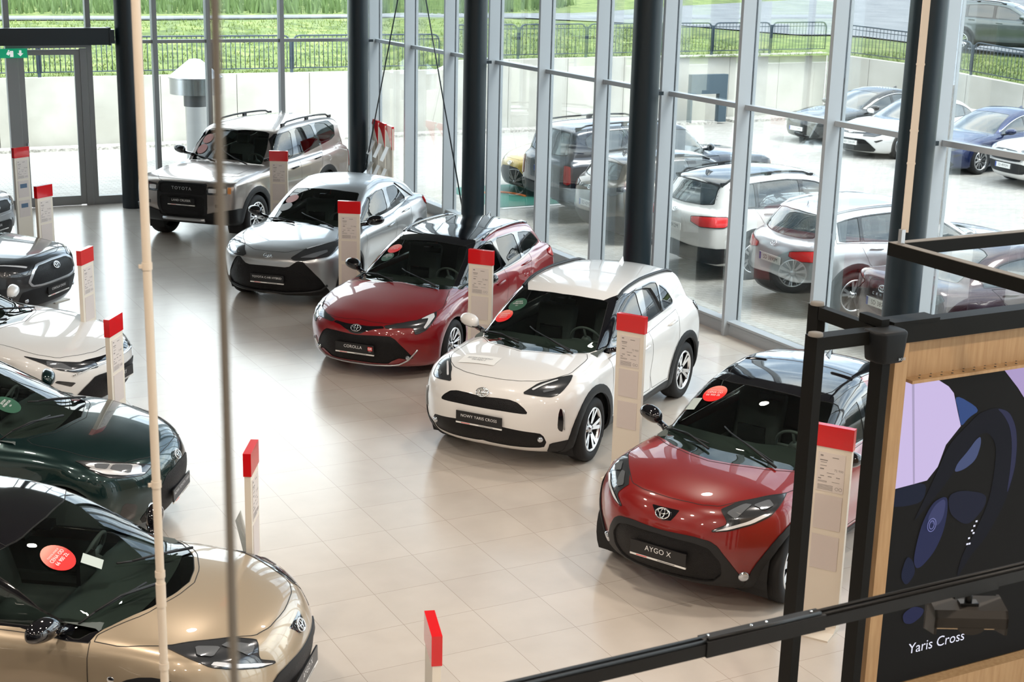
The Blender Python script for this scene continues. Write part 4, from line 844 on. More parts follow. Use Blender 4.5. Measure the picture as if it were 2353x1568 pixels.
# ---------------------------------------------------------------- cabin
def cabin(root, m, F, trim=None):
    L2 = F.L/2; trim = trim or cabin_seat; w = F.hw - .13
    s_ws = m['gh'][1][0]; zbelt = float(F.belt(s_ws + 1.0)); zf = .34 if m['R'] < .39 else .55
    bm = bmesh.new()
    x0 = L2 - (s_ws + .12); x1 = L2 - (F.sr + .25); zt = zbelt - .03
    V = [(x0, zf), (x0, zt-.03), (x1, zt)]
    # tub: floor and inner door panels
    def quad(a, b, c, d, mi=0):
        f = bm.faces.new([bm.verts.new(Vector(p)) for p in (a, b, c, d)]); f.material_index = mi
    wi = w + .02
    quad((x0, -wi, zf), (x1, -wi, zf), (x1, wi, zf), (x0, wi, zf))
    for s in (-1, 1):
        quad((x0, s*wi, zf), (x1, s*wi, zf), (x1, s*(wi-.03), zt), (x0, s*(wi-.03), zt-.03), 0)
    quad((x1, -wi, zf), (x1, -wi, zt), (x1, wi, zt), (x1, wi, zf))
    quad((x1, -wi, zt-.05), (x1-.5, -wi+.1, zt-.05), (x1-.5, wi-.1, zt-.05), (x1, wi, zt-.05))
    for s in (-1, 1): box(bm, ((x0+x1)/2 - .1, s*(wi-.05), zf + .30), (1.3, .05, .06), mi=1)
    bm_obj('cabin_trim', bm, [cabin_dark, cabin_grey], root)
    # dashboard
    bm = bmesh.new()
    zc = float(F.deck(s_ws)); xs = L2 - s_ws
    prof = [(xs+.02, zc-.10), (xs-.05, zc-.045), (xs-.25, zc-.02), (xs-.42, zc-.03), (xs-.52, zc-.08), (xs-.54, zc-.16), (xs-.46, zc-.30), (xs-.30, zc-.34)]
    ny = 14; rows = []
    for j in range(ny+1):
        y = -w*.97 + 2*w*.97*j/ny; u = abs(y)/w
        hump = .035*math.exp(-((y - .37)/.17)**2)
        rows.append([bm.verts.new((x - .10*u*u*(1 if i < 3 else .3), y, z + (hump if 2 <= i <= 4 else 0))) for i, (x, z) in enumerate(prof)])
    for j in range(ny):
        for i in range(len(prof)-1):
            f = bm.faces.new((rows[j][i], rows[j][i+1], rows[j+1][i+1], rows[j+1][i])); f.smooth = True
    box(bm, (xs-.50, 0, zc+.02), (.03, .26, .15), mi=1)
    for y in (-.62, .62): box(bm, (xs-.545, y, zc-.12), (.02, .13, .05), mi=1)
    fix(bm); bm_obj('dashboard', bm, [cabin_dark, gloss_black], root)
    bm = bmesh.new(); c = Vector((xs-.62, .37, zc-.06)); tl = math.radians(24)
    ax = Vector((-math.cos(tl), 0, math.sin(tl))); e1 = Vector((0, 1, 0)); e2 = ax.cross(e1)
    tube(bm, [c + (e1*math.cos(t) + e2*math.sin(t))*.18 for t in [2*PI*k/26 for k in range(26)]], .014, 8, closed=True)
    for t in (0, PI, PI*1.5): tube(bm, [c, c + (e1*math.cos(t) + e2*math.sin(t))*.17], .014, 6)
    tube(bm, [c - ax*.03, c + ax*.02], .06, 14); tube(bm, [c - ax*.02, c - ax*.22], .03, 8)
    bm_obj('steering_wheel', bm, cabin_grey, root, True)
    # seats
    def seat(x, y, sw, name):
        bm = bmesh.new(); h0 = zf + .12
        def pad(c, s, tilt=0):
            n0 = len(bm.verts); vs = box(bm, (0, 0, 0), s); es = list({e for v in vs for e in v.link_edges})
            r = bmesh.ops.bevel(bm, geom=es, offset=min(s)*.42, segments=3, affect='EDGES', profile=.6)
            bm.verts.ensure_lookup_table()
            Mx = Matrix.Translation(c) @ Matrix.Rotation(tilt, 4, 'Y')
            for v in bm.verts[n0:]: v.co = Mx @ v.co
        pad((x, y, h0+.10), (.50, sw, .16)); pad((x-.32, y, h0+.42), (.14, sw*.94, .60), -.28)
        for yy in ((y,) if sw < .7 else (y-.4, y, y+.4)): pad((x-.43, yy, h0+.80), (.10, .25, .18), -.25)
        for f in bm.faces: f.smooth = True
        bm_obj(name, bm, trim, root)
    xf = xs - 1.05
    for y in (-.36, .36): seat(xf, y, .50, 'front_seat')
    seat(max(xf - .88, x1 + .55), 0, 1.22, 'rear_seat')
    bm = bmesh.new(); p = Lift(F)(('T', s_ws + .78, 0)); box(bm, (p.x - .09, 0, p.z - .10), (.03, .24, .06)); box(bm, (p.x+.02, 0, p.z-.055), (.10, .09, .05)); bevel_all(bm, .01)
    bm_obj('rear_view_mirror', bm, gloss_black, root)

# ---------------------------------------------------------------- the car
def dlo(m, F):
    """Side glass outlines worked out from the belt and roof lines: lists of ('S', s, z)."""
    pil = m['pillars']; out = []
    def zt(s): return float(F.gh(s + (.16 if s < m['smid'] else -.12)*-.0 ) ) 
    def top(s):
        v = float(F.gh(s - (m.get('bowf', .16)*.75 if s < m['smid'] else -m.get('bowr', .12)*.75)))
        return v - m.get('crown', .045)*.75 - m.get('dtop', .105)
    def bot(s): return float(F.belt(s)) + m.get('dbot', .035)
    for k, (a, b) in enumerate(pil):
        n = 7; ss_ = [a + (b-a)*i/n for i in range(n+1)]
        up = [('S', s, max(top(s), bot(s)+.004)) for s in ss_]; lo = [('S', s, bot(s)) for s in ss_[::-1]]
        pts = []
        for q in up + lo:
            if not pts or abs(q[1]-pts[-1][1]) + abs(q[2]-pts[-1][2]) > .02: pts.append(q)
        out.append(pts)
    return out

def build_car(model, colour, opts):
    """One car with all its parts, origin on the ground under its middle, nose along +x."""
    m = dict(MODELS[model]); m.update(opts.get('m', {})); F = Field(m); lift = Lift(F); L2 = F.L/2
    low = opts.get('low', False)
    root = empty(opts.get('name', 'car'), label=opts.get('label'), cat='car', group=opts.get('group'))
    res = (56, 26, 14) if low else (96, 44, 24)
    V, Q = body_grid(F, *res)
    bm = bmesh.new(); vs = [bm.verts.new(v) for v in V]
    for q in Q: bm.faces.new([vs[i] for i in q])
    bm.normal_update()
    parts = []
    glassm = dark_glass if low else car_glass; glassr = dark_glass if low else privacy_glass
    def do(name, dv, loop, mat, off=0., skirt=0., seam=0., mirror=False, keep=True, ch=.18, parent=None):
        res_ = []
        for sg in ((1, -1) if mirror else (1,)):
            P = [Vector((p.x, p.y*sg, p.z)) for p in loop]
            if ch: P = chaikin(P, ch)
            d = Vector(DIRS[dv] if isinstance(dv, str) else dv); d.y *= sg
            fs = cut(bm, P, d)
            if not fs: print('empty cut', model, name); continue
            V_, F_ = take(bm, fs)
            if keep: res_.append(shell(name, F, V_, F_, mat, parent or root, off, skirt, seam))
        return res_
    def half(pts): return pts + [Vector((p.x, -p.y, p.z)) for p in pts[::-1]]
    paint_m = colour
    # wheel openings
    R = m['R']; ra = R*m.get('arch', 1.17)
    for c in (F.sf, F.sr):
        pts = []
        for k in range(25):
            t = -.62 + (PI + 1.24)*k/24
            s, z = c - ra*math.cos(t), R + ra*math.sin(t)*1.0
            pts.append(Vector((L2 - s, F.hw, z)))
        pts += [Vector((pts[-1].x, F.hw, -.1)), Vector((pts[0].x, F.hw, -.1))]
        do('hole', 'S', pts, None, keep=False, mirror=True, ch=0)
        if m.get('clad'):
            rc = ra + m['clad']; pc = []
            for k in range(25):
                t = -.62 + (PI + 1.24)*k/24
                pc.append(Vector((L2 - (c - rc*math.cos(t)), F.hw, R + rc*math.sin(t))))
            pc += [Vector((pc[-1].x, F.hw, -.1)), Vector((pc[0].x, F.hw, -.1))]
            do('wheel_arch_trim', 'S', pc, opts.get('clad_mat', black_plastic), off=.012, skirt=.03, mirror=True, ch=0)
        for sg in (1, -1):
            b2 = bmesh.new(); y1 = F.hw*.93; n = 20; prev = None
            for k in range(n+1):
                t = -.5 + (PI+1.0)*k/n
                x, z = L2 - (c - ra*1.03*math.cos(t)), R + ra*1.03*math.sin(t)
                A = b2.verts.new((x, sg*y1, z)); B = b2.verts.new((x, sg*(F.hw - .36), z)); C = b2.verts.new((L2 - c, sg*(F.hw-.36), R))
                if prev: b2.faces.new((prev[0], A, B, prev[1])); b2.faces.new((prev[1], B, prev[2]))
                prev = (A, B, C)
            bm_obj('wheel_arch_liner', b2, rubber, root)
    # sills and lower bumper in dark plastic
    if m.get('sill'):
        zs = m['sill']
        for a, b in ((F.sf + ra*.7, F.sr - ra*.7),):
            do('side_skirt', 'S', [lift(('S', s, z)) for s, z in ((a, .05), (a, zs), ((a+b)/2, zs*.97), (b, zs*1.03), (b, .05))], opts.get('clad_mat', black_plastic), off=.010, skirt=.03, mirror=True, ch=0)
    feats = FEAT.get(model, []) + REAR.get(model, [])
    mats = dict(glass=glassm, priv=glassr, black=black_plastic, gloss=gloss_black, mesh=mesh_black, lamp=lamp_body, clear=lamp_clear, white=lamp_white, red=lamp_red, redb=lamp_red_bright,
                amber=lamp_amber, paint=paint_m, silver=satin_silver, chrome=chrome, two=opts.get('roof', paint_m), clad=opts.get('clad_mat', black_plastic), grey=grey_plastic)
    made = {}
    side_done = any(f[0] == 'side_window' for f in feats)
    if not side_done:
        for k, pts in enumerate(dlo(m, F)):
            P = [lift(p) for p in pts]
            do('side_window', 'S', P, glassm if k == 0 else glassr, off=-.004, seam=.014, mirror=True, ch=.12)
    for f in feats:
        name, kind, dv, mat, off, skirt, seam, pts = f[:8]; ch = f[8] if len(f) > 8 else .18
        P = [lift(p) for p in pts]
        if kind == 'h':
            P[0].y = 0; P[-1].y = 0; P = half(P)
        made[name] = do(name, dv, P, mats[mat], off, skirt, seam, mirror=(kind == 'm'), ch=ch)
    # black surround filling the gaps between the side windows
    wp = []
    if side_done:
        for f in feats:
            if f[0] == 'side_window': wp += [lift(p) for p in f[7]]
    else:
        for pts in dlo(m, F): wp += [lift(p) for p in pts]
    hp = sorted({(round(p.x, 4), round(p.z, 4)) for p in wp})
    def chain(ps):
        h = []
        for p in ps:
            while len(h) > 1 and (h[-1][0]-h[-2][0])*(p[1]-h[-2][1]) - (h[-1][1]-h[-2][1])*(p[0]-h[-2][0]) <= 0: h.pop()
            h.append(p)
        return h[:-1]
    hull = chain(hp) + chain(hp[::-1]); cx_ = sum(p[0] for p in hull)/len(hull); cz_ = sum(p[1] for p in hull)/len(hull)
    hull = [(x + math.copysign(.012, x-cx_), z + math.copysign(.012, z-cz_)) for x, z in hull]
    do('window_surround', 'S', [lift(('S', L2 - x, z)) for x, z in hull], opts.get('surround', gloss_black), .0015, 0, 0, mirror=True, ch=.05)
    if opts.get('roof'):   # contrasting roof
        s0, y0, s1, y1 = m['roofcut']; N_ = 8
        rp = [lift(('T', s0, 0))] + [lift(('T', s0 + .12, y0))] + [lift(('T', s0 + .12 + (s1-s0-.12)*k/N_, y0 + (y1-y0)*k/N_)) for k in range(1, N_+1)] + [lift(('T', s1, 0))]
        do('roof_panel', 'T', half(rp), opts['roof'], .001, 0, .004, ch=0)
    # doors: outlines from the pillars to the sill
    if not opts.get('nodoors'):
        sb = m['doors']; zs = m.get('sill', .28) + .03
        for k, (a, b) in enumerate(zip(sb[:-1], sb[1:])):
            zt0, zt1 = float(F.belt(a)) + .005, float(F.belt(b)) + .005
            a2, b2 = a, b
            pts = [('S', a + .05, zs), ('S', a, zs + .15), ('S', a, zt0), ('S', b, zt1)]
            if k == len(sb) - 2:   # the rear door follows the wheel opening
                cx = F.sr
                for t in (2.05, 2.35, 2.65, 2.95):
                    s_, z_ = cx + (ra+.10)*math.cos(t)*1.0, R + (ra+.10)*math.sin(t)
                    if s_ < b and z_ > zs + .02: pts.append(('S', s_, z_))
                pts.append(('S', cx - (ra+.10), zs))
            else: pts.append(('S', b, zs))
            do('front_door' if k == 0 else 'rear_door', 'S', [lift(p) for p in pts], paint_m, 0, 0, .005, mirror=True, ch=0)
            for sg in (1, -1):
                hs = b - .16; hz = (zt1 + zt0)/2 - .10 + (.04 if k else 0)
                p = lift(('S', hs, hz)); p2 = lift(('S', hs - .20, hz - .01)); n = lift.normal(p)
                hb = bmesh.new()
                A = [p, p + n*.028, p2 + n*.028, p2]
                A = [Vector((q.x, q.y*sg, q.z)) for q in A]
                tube(hb, A, [.012, .013, .013, .012], 8)
                bm_obj('door_handle', hb, mats[m.get('handle', 'paint')], root, True)
    # what is left is the painted body
    bm.normal_update()
    Vb, Fb = take(bm, list(bm.faces)); bm.free()
    shell('body', F, Vb, Fb, paint_m, root)
    # wheels
    tw = m.get('tw', .225); ty, rm = wheel_mesh(R, tw, *m['wheel'])
    def to_me(b, n, sm=True):
        me = bpy.data.meshes.new(n); b.to_mesh(me); b.free(); return me
    tme = to_me(ty, 'wheel'); rme = to_me(rm, 'rim')
    tme.materials.append(rubber)
    for q in (alloy if m['wheel'][1] != 'dark' else dark_alloy, dark_alloy): rme.materials.append(q)
    steer = opts.get('steer', 0)
    for c in (F.sf, F.sr):
        for sg in (1, -1):
            o = bpy.data.objects.new('wheel', tme); COL.objects.link(o); o.parent = root
            o.location = (L2 - c, sg*(F.hw - tw/2 - m.get('wi', .005)), R); o.rotation_euler = (0, rnd.random()*6, 0 if sg > 0 else PI)
            o.rotation_mode = 'YXZ' if False else 'XYZ'
            if c == F.sf and steer: o.rotation_euler[2] += steer
            r = bpy.data.objects.new('rim', rme); COL.objects.link(r); r.parent = o
    for sg in (1, -1): mirror_obj(root, m, lift, sg, opts.get('mirror', paint_m))
    # roof rails and aerial
    if m.get('rails'):
        (sa, ya, sb_, yb), rh, rmat = m['rails']
        for sg in (1, -1):
            rb = bmesh.new(); P = []
            for k in range(11):
                t = k/10; p = lift(('T', sa + (sb_-sa)*t, ya + (yb-ya)*t)); h = rh*min(1, 12*t, 12*(1-t))*.8 + .006
                P.append(Vector((p.x, sg*p.y, p.z + h)))
            tube(rb, P, .017 if rh < .06 else .02, 8)
            if rh > .03:
                for t in (.02, .5, .98):
                    p = lift(('T', sa + (sb_-sa)*t, ya + (yb-ya)*t)); box(rb, (p.x, sg*p.y, p.z + rh*.4), (.12, .03, rh*.9))
            bm_obj('roof_rail', rb, mats[rmat], root, True, 40)
    s_a = m['gh'][-4][0] - .02 if 'fin' not in m else m['fin']
    p = lift(('T', s_a, 0)); ab = bmesh.new()
    secs = [(.0, .008, .004), (-.04, .016, .022), (-.09, .018, .05), (-.125, .012, .068), (-.14, .006, .068), (-.155, .012, .0)]
    rings = []
    for dx, w_, h_ in secs:
        q = lift(('T', s_a - dx - .07, 0)); rings.append([ab.verts.new((q.x, y, q.z - .004 + z)) for y, z in ((-w_, 0), (-w_*.5, h_*.7), (0, h_ + .004), (w_*.5, h_*.7), (w_, 0))])
    for A, B in zip(rings, rings[1:]):
        for i in range(4): ab.faces.new((A[i], A[i+1], B[i+1], B[i]))
    fix(ab); bm_obj('roof_aerial', ab, mats[m.get('aerial', 'two')], root, True)
    # front badge, plates
    if 'badge' in m:
        by, bz, bw = m['badge']; p = lift(('F', by, bz)); n = lift.normal(p)
        eb = emblem_bm(bw, bw*.68); yv = Vector((0, 1, 0)); xv = n; zv = xv.cross(yv).normalized(); zv = -zv if zv.z < 0 else zv
        yv = zv.cross(xv)
        bmesh.ops.transform(eb, matrix=frame(p + n*.010, xv, yv, zv), verts=eb.verts)
        bm_obj('badge', eb, chrome, root, True)
    if 'rbadge' in m and not opts.get('norear'):
        bz, bw = m['rbadge']; p = lift(('R', 0, bz)); n = lift.normal(p)
        eb = emblem_bm(bw, bw*.68); yv = Vector((0, -1, 0)); xv = n; zv = xv.cross(yv).normalized(); zv = -zv if zv.z < 0 else zv; yv = zv.cross(xv)
        bmesh.ops.transform(eb, matrix=frame(p + n*.008, xv, yv, zv), verts=eb.verts)
        bm_obj('badge', eb, chrome, root, True)
    if opts.get('fplate'):
        t, k_ = opts['fplate']; plate(root, lift, 0, m['fpz'], 'F', t, k_)
    if opts.get('rplate'): plate(root, lift, 0, m['rpz'], 'R', opts['rplate'], 'reg')
    # wipers
    s_w = m['gh'][1][0] - .02
    if not low:
        for (ya, yb, sa, sb_) in ((.52, -.02, .0, .20), (-.10, -.60, -.02, .22)):
            wb_ = bmesh.new()
            A = lift(('T', s_w - .03 + sa, ya)); B = lift(('T', s_w + sb_, yb)); nA, nB = lift.normal(A), lift.normal(B)
            C = lift(('T', s_w + sb_*.6 + .0, yb*.6 + ya*.4)); nC = lift.normal(C)
            tube(wb_, [A + nA*.02, C + nC*.035, B + nB*.022], [.011, .008, .006], 6)
            E1 = lift(('T', s_w + sb_ + .06, yb - .10)); E2 = lift(('T', s_w + .05, (ya+yb)/2 + .20))
            tube(wb_, [E2 + lift.normal(E2)*.012, B + nB*.016, E1 + lift.normal(E1)*.012], .007, 6)
            bm_obj('wiper', wb_, black_plastic, root, True)
        # plastic scuttle between bonnet and glass, just under the wipers
        cabin(root, m, F, opts.get('trim'))
    for fn in opts.get('extra', []): fn(root, m, F, lift, made, mats)
    return root
# ---------------------------------------------------------------- the showroom
XG, YB, CEIL = 11.67, 28.94, 7.4     # inner face of the window mullions, back glass wall, ceiling height
alu = principled('grey_alu', (.37, .405, .44), .5, .0)
alu_back = principled('back_frame_grey', (.27, .285, .295), .45, .2)
gasket = principled('gasket', (.02, .025, .035), .6)
steel = principled('anthracite_steel', (.006, .014, .020), .36, spec=.45)
room_glass = pane('window_glass', (.955, .985, .97), .42, ior=1.45)
wallm = principled('white_wall', (.62, .60, .56), .8)
ceilm = principled('ceiling_dark', (.13, .13, .13), .8)

def floor_mat():
    m = principled('floor_tile', (.6, .55, .5), .3); t = m.node_tree; b = t.nodes['Principled BSDF']
    tcn = N(t, 'ShaderNodeTexCoord'); se = N(t, 'ShaderNodeSeparateXYZ'); t.links.new(tcn.outputs['Object'], se.inputs[0])
    fac = []; cells = []
    for ax, off in (('X', 4.1966), ('Y', 12.624)):
        a = N(t, 'ShaderNodeMath', operation='SUBTRACT'); t.links.new(se.outputs[ax], a.inputs[0]); a.inputs[1].default_value = off - 60.0
        d = N(t, 'ShaderNodeMath', operation='DIVIDE'); t.links.new(a.outputs[0], d.inputs[0]); d.inputs[1].default_value = .6
        f = N(t, 'ShaderNodeMath', operation='FRACT'); t.links.new(d.outputs[0], f.inputs[0])
        fl = N(t, 'ShaderNodeMath', operation='FLOOR'); t.links.new(d.outputs[0], fl.inputs[0]); cells.append(fl)
        p = N(t, 'ShaderNodeMath', operation='PINGPONG'); t.links.new(f.outputs[0], p.inputs[0]); p.inputs[1].default_value = .5
        l = N(t, 'ShaderNodeMath', operation='LESS_THAN'); t.links.new(p.outputs[0], l.inputs[0]); l.inputs[1].default_value = .0042
        fac.append(l)
    mx = N(t, 'ShaderNodeMath', operation='MAXIMUM'); t.links.new(fac[0].outputs[0], mx.inputs[0]); t.links.new(fac[1].outputs[0], mx.inputs[1])
    cb = N(t, 'ShaderNodeCombineXYZ'); t.links.new(cells[0].outputs[0], cb.inputs[0]); t.links.new(cells[1].outputs[0], cb.inputs[1])
    wn = N(t, 'ShaderNodeTexWhiteNoise'); wn.noise_dimensions = '3D'; t.links.new(cb.outputs[0], wn.inputs['Vector'])
    ns = N(t, 'ShaderNodeTexNoise'); ns.inputs['Scale'].default_value = 3.; ns.inputs['Detail'].default_value = 6; t.links.new(tcn.outputs['Object'], ns.inputs['Vector'])
    ad = N(t, 'ShaderNodeMath', operation='MULTIPLY_ADD'); t.links.new(wn.outputs['Value'], ad.inputs[0]); ad.inputs[1].default_value = .35; t.links.new(ns.outputs['Fac'], ad.inputs[2])
    r = N(t, 'ShaderNodeValToRGB'); r.color_ramp.elements[0].position = .3; r.color_ramp.elements[1].position = 1.0
    r.color_ramp.elements[0].color = (.54, .485, .43, 1); r.color_ramp.elements[1].color = (.62, .565, .505, 1)
    t.links.new(ad.outputs[0], r.inputs['Fac'])
    g = N(t, 'ShaderNodeMix', data_type='RGBA'); t.links.new(mx.outputs[0], g.inputs['Factor']); t.links.new(r.outputs['Color'], g.inputs['A']); g.inputs['B'].default_value = (.40, .34, .28, 1)
    t.links.new(g.outputs['Result'], b.inputs['Base Color'])
    b.inputs['Roughness'].default_value = .24; b.inputs['Specular IOR Level'].default_value = .8; b.inputs['Coat Weight'].default_value = .4; b.inputs['Coat Roughness'].default_value = .22
    return m
def structure(name, bm, mat, parent=None, **kw):
    o = bm_obj(name, bm, mat, parent, **kw)
    if not parent: o['kind'] = 'structure'
    return o
bm = bmesh.new(); box(bm, ((12.0-9)/2, 11, -.10), (21.0, 36, .20)); structure('floor', bm, floor_mat())
bm = bmesh.new(); box(bm, ((12.0-9)/2, 11, CEIL+.1), (21.0, 36, .20)); structure('ceiling', bm, ceilm)
bm = bmesh.new(); box(bm, (-9.1, 11, CEIL/2), (.2, 36, CEIL)); structure('wall_left', bm, wallm)
bm = bmesh.new(); box(bm, (1.5, -7.1, CEIL/2), (21, .2, CEIL)); structure('wall_front', bm, wallm)
bm = bmesh.new(); box(bm, (-5.0, YB+.05, CEIL/2), (8.0, .2, CEIL)); structure('wall_back', bm, wallm)

def pane_box(bm, c, s): box(bm, c, s)
# right-hand glass wall: one window per bay between mullions
SP, Y0 = 1.8227, 28.638
NB = 19
for k in range(NB + 1):
    yb = Y0 - (k+1)*SP; ya = Y0 - k*SP          # bay from yb (near) to ya (far); its mullion stands at the far end
    w = empty('window_%d' % (k+1), (XG, ya, 0)); w['kind'] = 'structure'
    def loc(bm, name, mat):
        bmesh.ops.translate(bm, verts=bm.verts, vec=(-XG, -ya, 0)); return bm_obj(name, bm, mat, w)
    bm = bmesh.new(); box(bm, (XG+.10, ya+.03, CEIL/2), (.20, .06, CEIL)); loc(bm, 'mullion', alu)
    bm = bmesh.new(); box(bm, (XG+.212, ya+.03, CEIL/2), (.024, .05, CEIL)); loc(bm, 'gasket', gasket)
    bm = bmesh.new(); box(bm, (XG+.25, ya+.03, CEIL/2), (.05, .06, CEIL)); loc(bm, 'cover_cap', alu)
    L = SP - .06; yc = ya - L/2
    bm = bmesh.new(); box(bm, (XG+.165, yc, 3.11), (.09, L, .065)); loc(bm, 'transom', alu)
    bm = bmesh.new(); box(bm, (XG+.13, yc, .19), (.16, L, .03)); box(bm, (XG+.10, yc, .0875), (.03, L, .175)); loc(bm, 'window_sill', alu)
    for z0, z1 in ((.205, 3.0775), (3.1425, CEIL)):
        bm = bmesh.new(); box(bm, (XG+.212, yc, (z0+z1)/2), (.022, L, z1-z0)); loc(bm, 'glass_pane', room_glass)
# back glass wall
xs = [-1.0, .47, 1.86, 3.20, 4.56, 6.04, 7.30, 8.36, 9.87, 11.38]
for i, x in enumerate(xs):
    if i == 4: continue
    x1 = xs[i+1] if i < len(xs)-1 else XG + .2
    w = empty('window_%d' % (NB + 2 + i), (x, YB, 0)); w['kind'] = 'structure'
    def loc(bm, name, mat):
        bmesh.ops.translate(bm, verts=bm.verts, vec=(-x, -YB, 0)); return bm_obj(name, bm, mat, w)
    bm = bmesh.new(); box(bm, (x, YB+.02, CEIL/2), (.09, .16, CEIL)); loc(bm, 'mullion', alu_back)
    bm = bmesh.new(); box(bm, (x+.045 + (x1-x-.09)/2, YB+.02, 3.11), (x1-x-.09, .10, .065)); box(bm, (x+.045 + (x1-x-.09)/2, YB+.02, .08), (x1-x-.09, .14, .16)); loc(bm, 'transom', alu_back)
    for z0, z1 in ((.16, 3.0775), (3.1425, CEIL)):
        bm = bmesh.new(); box(bm, ((x+x1)/2, YB+.03, (z0+z1)/2), (x1-x-.09, .022, z1-z0)); loc(bm, 'glass_pane', room_glass)
# the glass door in the back wall
d = empty('door_1', (4.56, YB, 0)); d['kind'] = 'structure'
def locd(bm, name, mat):
    bmesh.ops.translate(bm, verts=bm.verts, vec=(-4.56, -YB, 0)); return bm_obj(name, bm, mat, d)
bm = bmesh.new()
box(bm, (4.56, YB, CEIL/2), (.10, .16, CEIL)); box(bm, (5.30, YB, 3.08), (1.40, .14, .14)); box(bm, (4.66, YB-.03, 1.50), (.12, .07, 3.0)); box(bm, (5.92, YB-.03, 1.50), (.13, .07, 3.0))
locd(bm, 'door_frame', alu_back)
bm = bmesh.new()
box(bm, (4.78, YB-.02, 1.5), (.10, .06, 2.96)); box(bm, (5.80, YB-.02, 1.5), (.10, .06, 2.96)); box(bm, (5.29, YB-.02, .10), (.92, .06, .18)); box(bm, (5.29, YB-.02, 2.93), (.92, .06, .10))
locd(bm, 'door_leaf', alu_back)
bm = bmesh.new(); box(bm, (5.29, YB-.02, 1.53), (.92, .02, 2.70)); locd(bm, 'glass_pane', room_glass)
bm = bmesh.new(); box(bm, (5.29, YB+.03, 5.27), (1.40, .022, 4.25)); locd(bm, 'upper_glass', room_glass)
bm = bmesh.new(); tube(bm, [(4.80, YB-.09, .9), (4.80, YB-.09, 1.25)], .014); tube(bm, [(4.80, YB-.09, .93), (4.80, YB-.03, .93)], .01); tube(bm, [(4.80, YB-.09, 1.22), (4.80, YB-.03, 1.22)], .01); locd(bm, 'door_handle', satin_silver)
# exit sign above the door
sg = empty('exit_sign', (4.60, YB-.16, 2.93), label='green exit sign with white arrow above the glass door', cat='sign')
exit_g = principled('exit_green', (.0, .20, .10), .4, emit=(.0, .35, .17), estr=.6)
bm = bmesh.new(); box(bm, (0, 0, 0), (.56, .04, .17)); bm_obj('sign_plate', bm, exit_g, sg)
bm = bmesh.new()
prism(bm, [(.10, -.022, .0), (.155, -.022, -.055), (.21, -.022, 0), (.175, -.022, 0), (.175, -.022, .055), (.135, -.022, .055), (.135, -.022, 0)], (0, -.002, 0))
box(bm, (.0, -.023, -.01), (.06, .002, .11)); lathe(bm, [(0, -.024), (.014, -.024), (.014, -.021)], 12, 'Y', 0, (-.05, 0, .05)); box(bm, (-.06, -.023, -.0), (.05, .002, .06), M=Matrix.Rotation(.5, 4, 'Y'))
fix(bm); bm_obj('pictogram', bm, principled('exit_white', (.85, .85, .85), .5, emit=(1, 1, 1), estr=.5), sg)

# steel columns with the door header beam
COLS = [(11.25, 28.2, 'beside the glass corner, behind the silver off-roader'), (11.25, 22.87, 'behind the roof of the red estate car'), (11.25, 17.5, 'behind the white crossover'),
        (11.25, 12.05, 'right behind the hanging white strap'), (6.62, 28.36, 'standing beside the glass door at the back')]
for i, (x, y, t) in enumerate(COLS):
    bm = bmesh.new(); lathe(bm, [(0, 0), (.20, 0), (.20, CEIL), (0, CEIL)], 40)
    if i < 4:
        box(bm, (.25, .0, 3.14), (.12, .03, .05))
    fix(bm)
    o = bm_obj('steel_column', bm, steel, smooth=True, angle=40); o.location = (x, y, 0)
    tag(o, 'dark round steel column ' + t, 'column', 'dark steel columns along the glass wall' if i < 4 else None)
o = empty('header_beam', (4.0, 28.36, 3.26), label='dark square steel beam above the glass door', cat='beam')
bm = bmesh.new(); box(bm, (0, 0, 0), (4.6, .26, .31)); bevel_all(bm, .01, 1); bm_obj('beam', bm, steel, o)
bm = bmesh.new(); box(bm, (2.34, 0, 0), (.10, .20, .24)); box(bm, (2.3, 0, 0), (.03, .29, .33)); bm_obj('end_bracket', bm, steel, o)
# bracing rods between the first two columns
for a, b, t in (((11.25, 25.6, 5.32), (11.25, 28.0, .30), 'thin dark bracing rod running down to the corner column'), ((11.25, 25.5, 5.32), (11.25, 23.08, .10), 'thin dark bracing rod running down behind the red estate car')):
    bm = bmesh.new(); tube(bm, [a, b], .013, 8); v = Vector(b) - Vector(a); v.normalize()
    tube(bm, [Vector(b) - v*.5, Vector(b) - v*.3], .02, 8); tube(bm, [a, (a[0], 25.55, CEIL)], .013, 8)
    tag(bm_obj('bracing_rod', bm, steel), t, 'rod')

# ---------------------------------------------------------------- ceiling lamps
lamp_rim = principled('lamp_rim', (.05, .05, .05), .4)
def downlight(x, y, r, power, col, i):
    o = empty('ceiling_lamp', (x, y, CEIL - .35), label='round ceiling lamp hanging over the showroom floor', cat='lamp', group='round ceiling lamps')
    bm = bmesh.new(); lathe(bm, [(r*.55, -.0), (r, 0), (r, .10), (r*.55, .10)], 28, close=True); fix(bm); bm_obj('ring', bm, lamp_rim, o, True, 40)
    bm = bmesh.new(); tube(bm, [(0, 0, .1), (0, 0, .35)], .015); box(bm, (0, 0, .08), (r*1.6, .02, .02)); bm_obj('stem', bm, lamp_rim, o)
    bm = bmesh.new(); lathe(bm, [(r*.6, -.004), (r*.97, -.004)], 28); bm_obj('diffuser', bm, principled('lamp_glow', (1, .9, .8), .5, emit=(1, .88, .74), estr=14), o)
    ld = bpy.data.lights.new('lamp_light', 'AREA'); ld.shape = 'DISK'; ld.size = r*2; ld.energy = power; ld.color = col
    l = bpy.data.objects.new('lamp_light', ld); COL.objects.link(l); l.parent = o; l.location = (0, 0, -.02)
WARM = (1., .87, .74)
i = 0
for x in (-3.5, .5, 4.5, 8.5):
    for y in (-2, 3.0, 8.0, 13.0):
        downlight(x, y, .22, {-2: 115, 3.0: 130, 8.0: 120, 13.0: 80}[y], WARM, i); i += 1
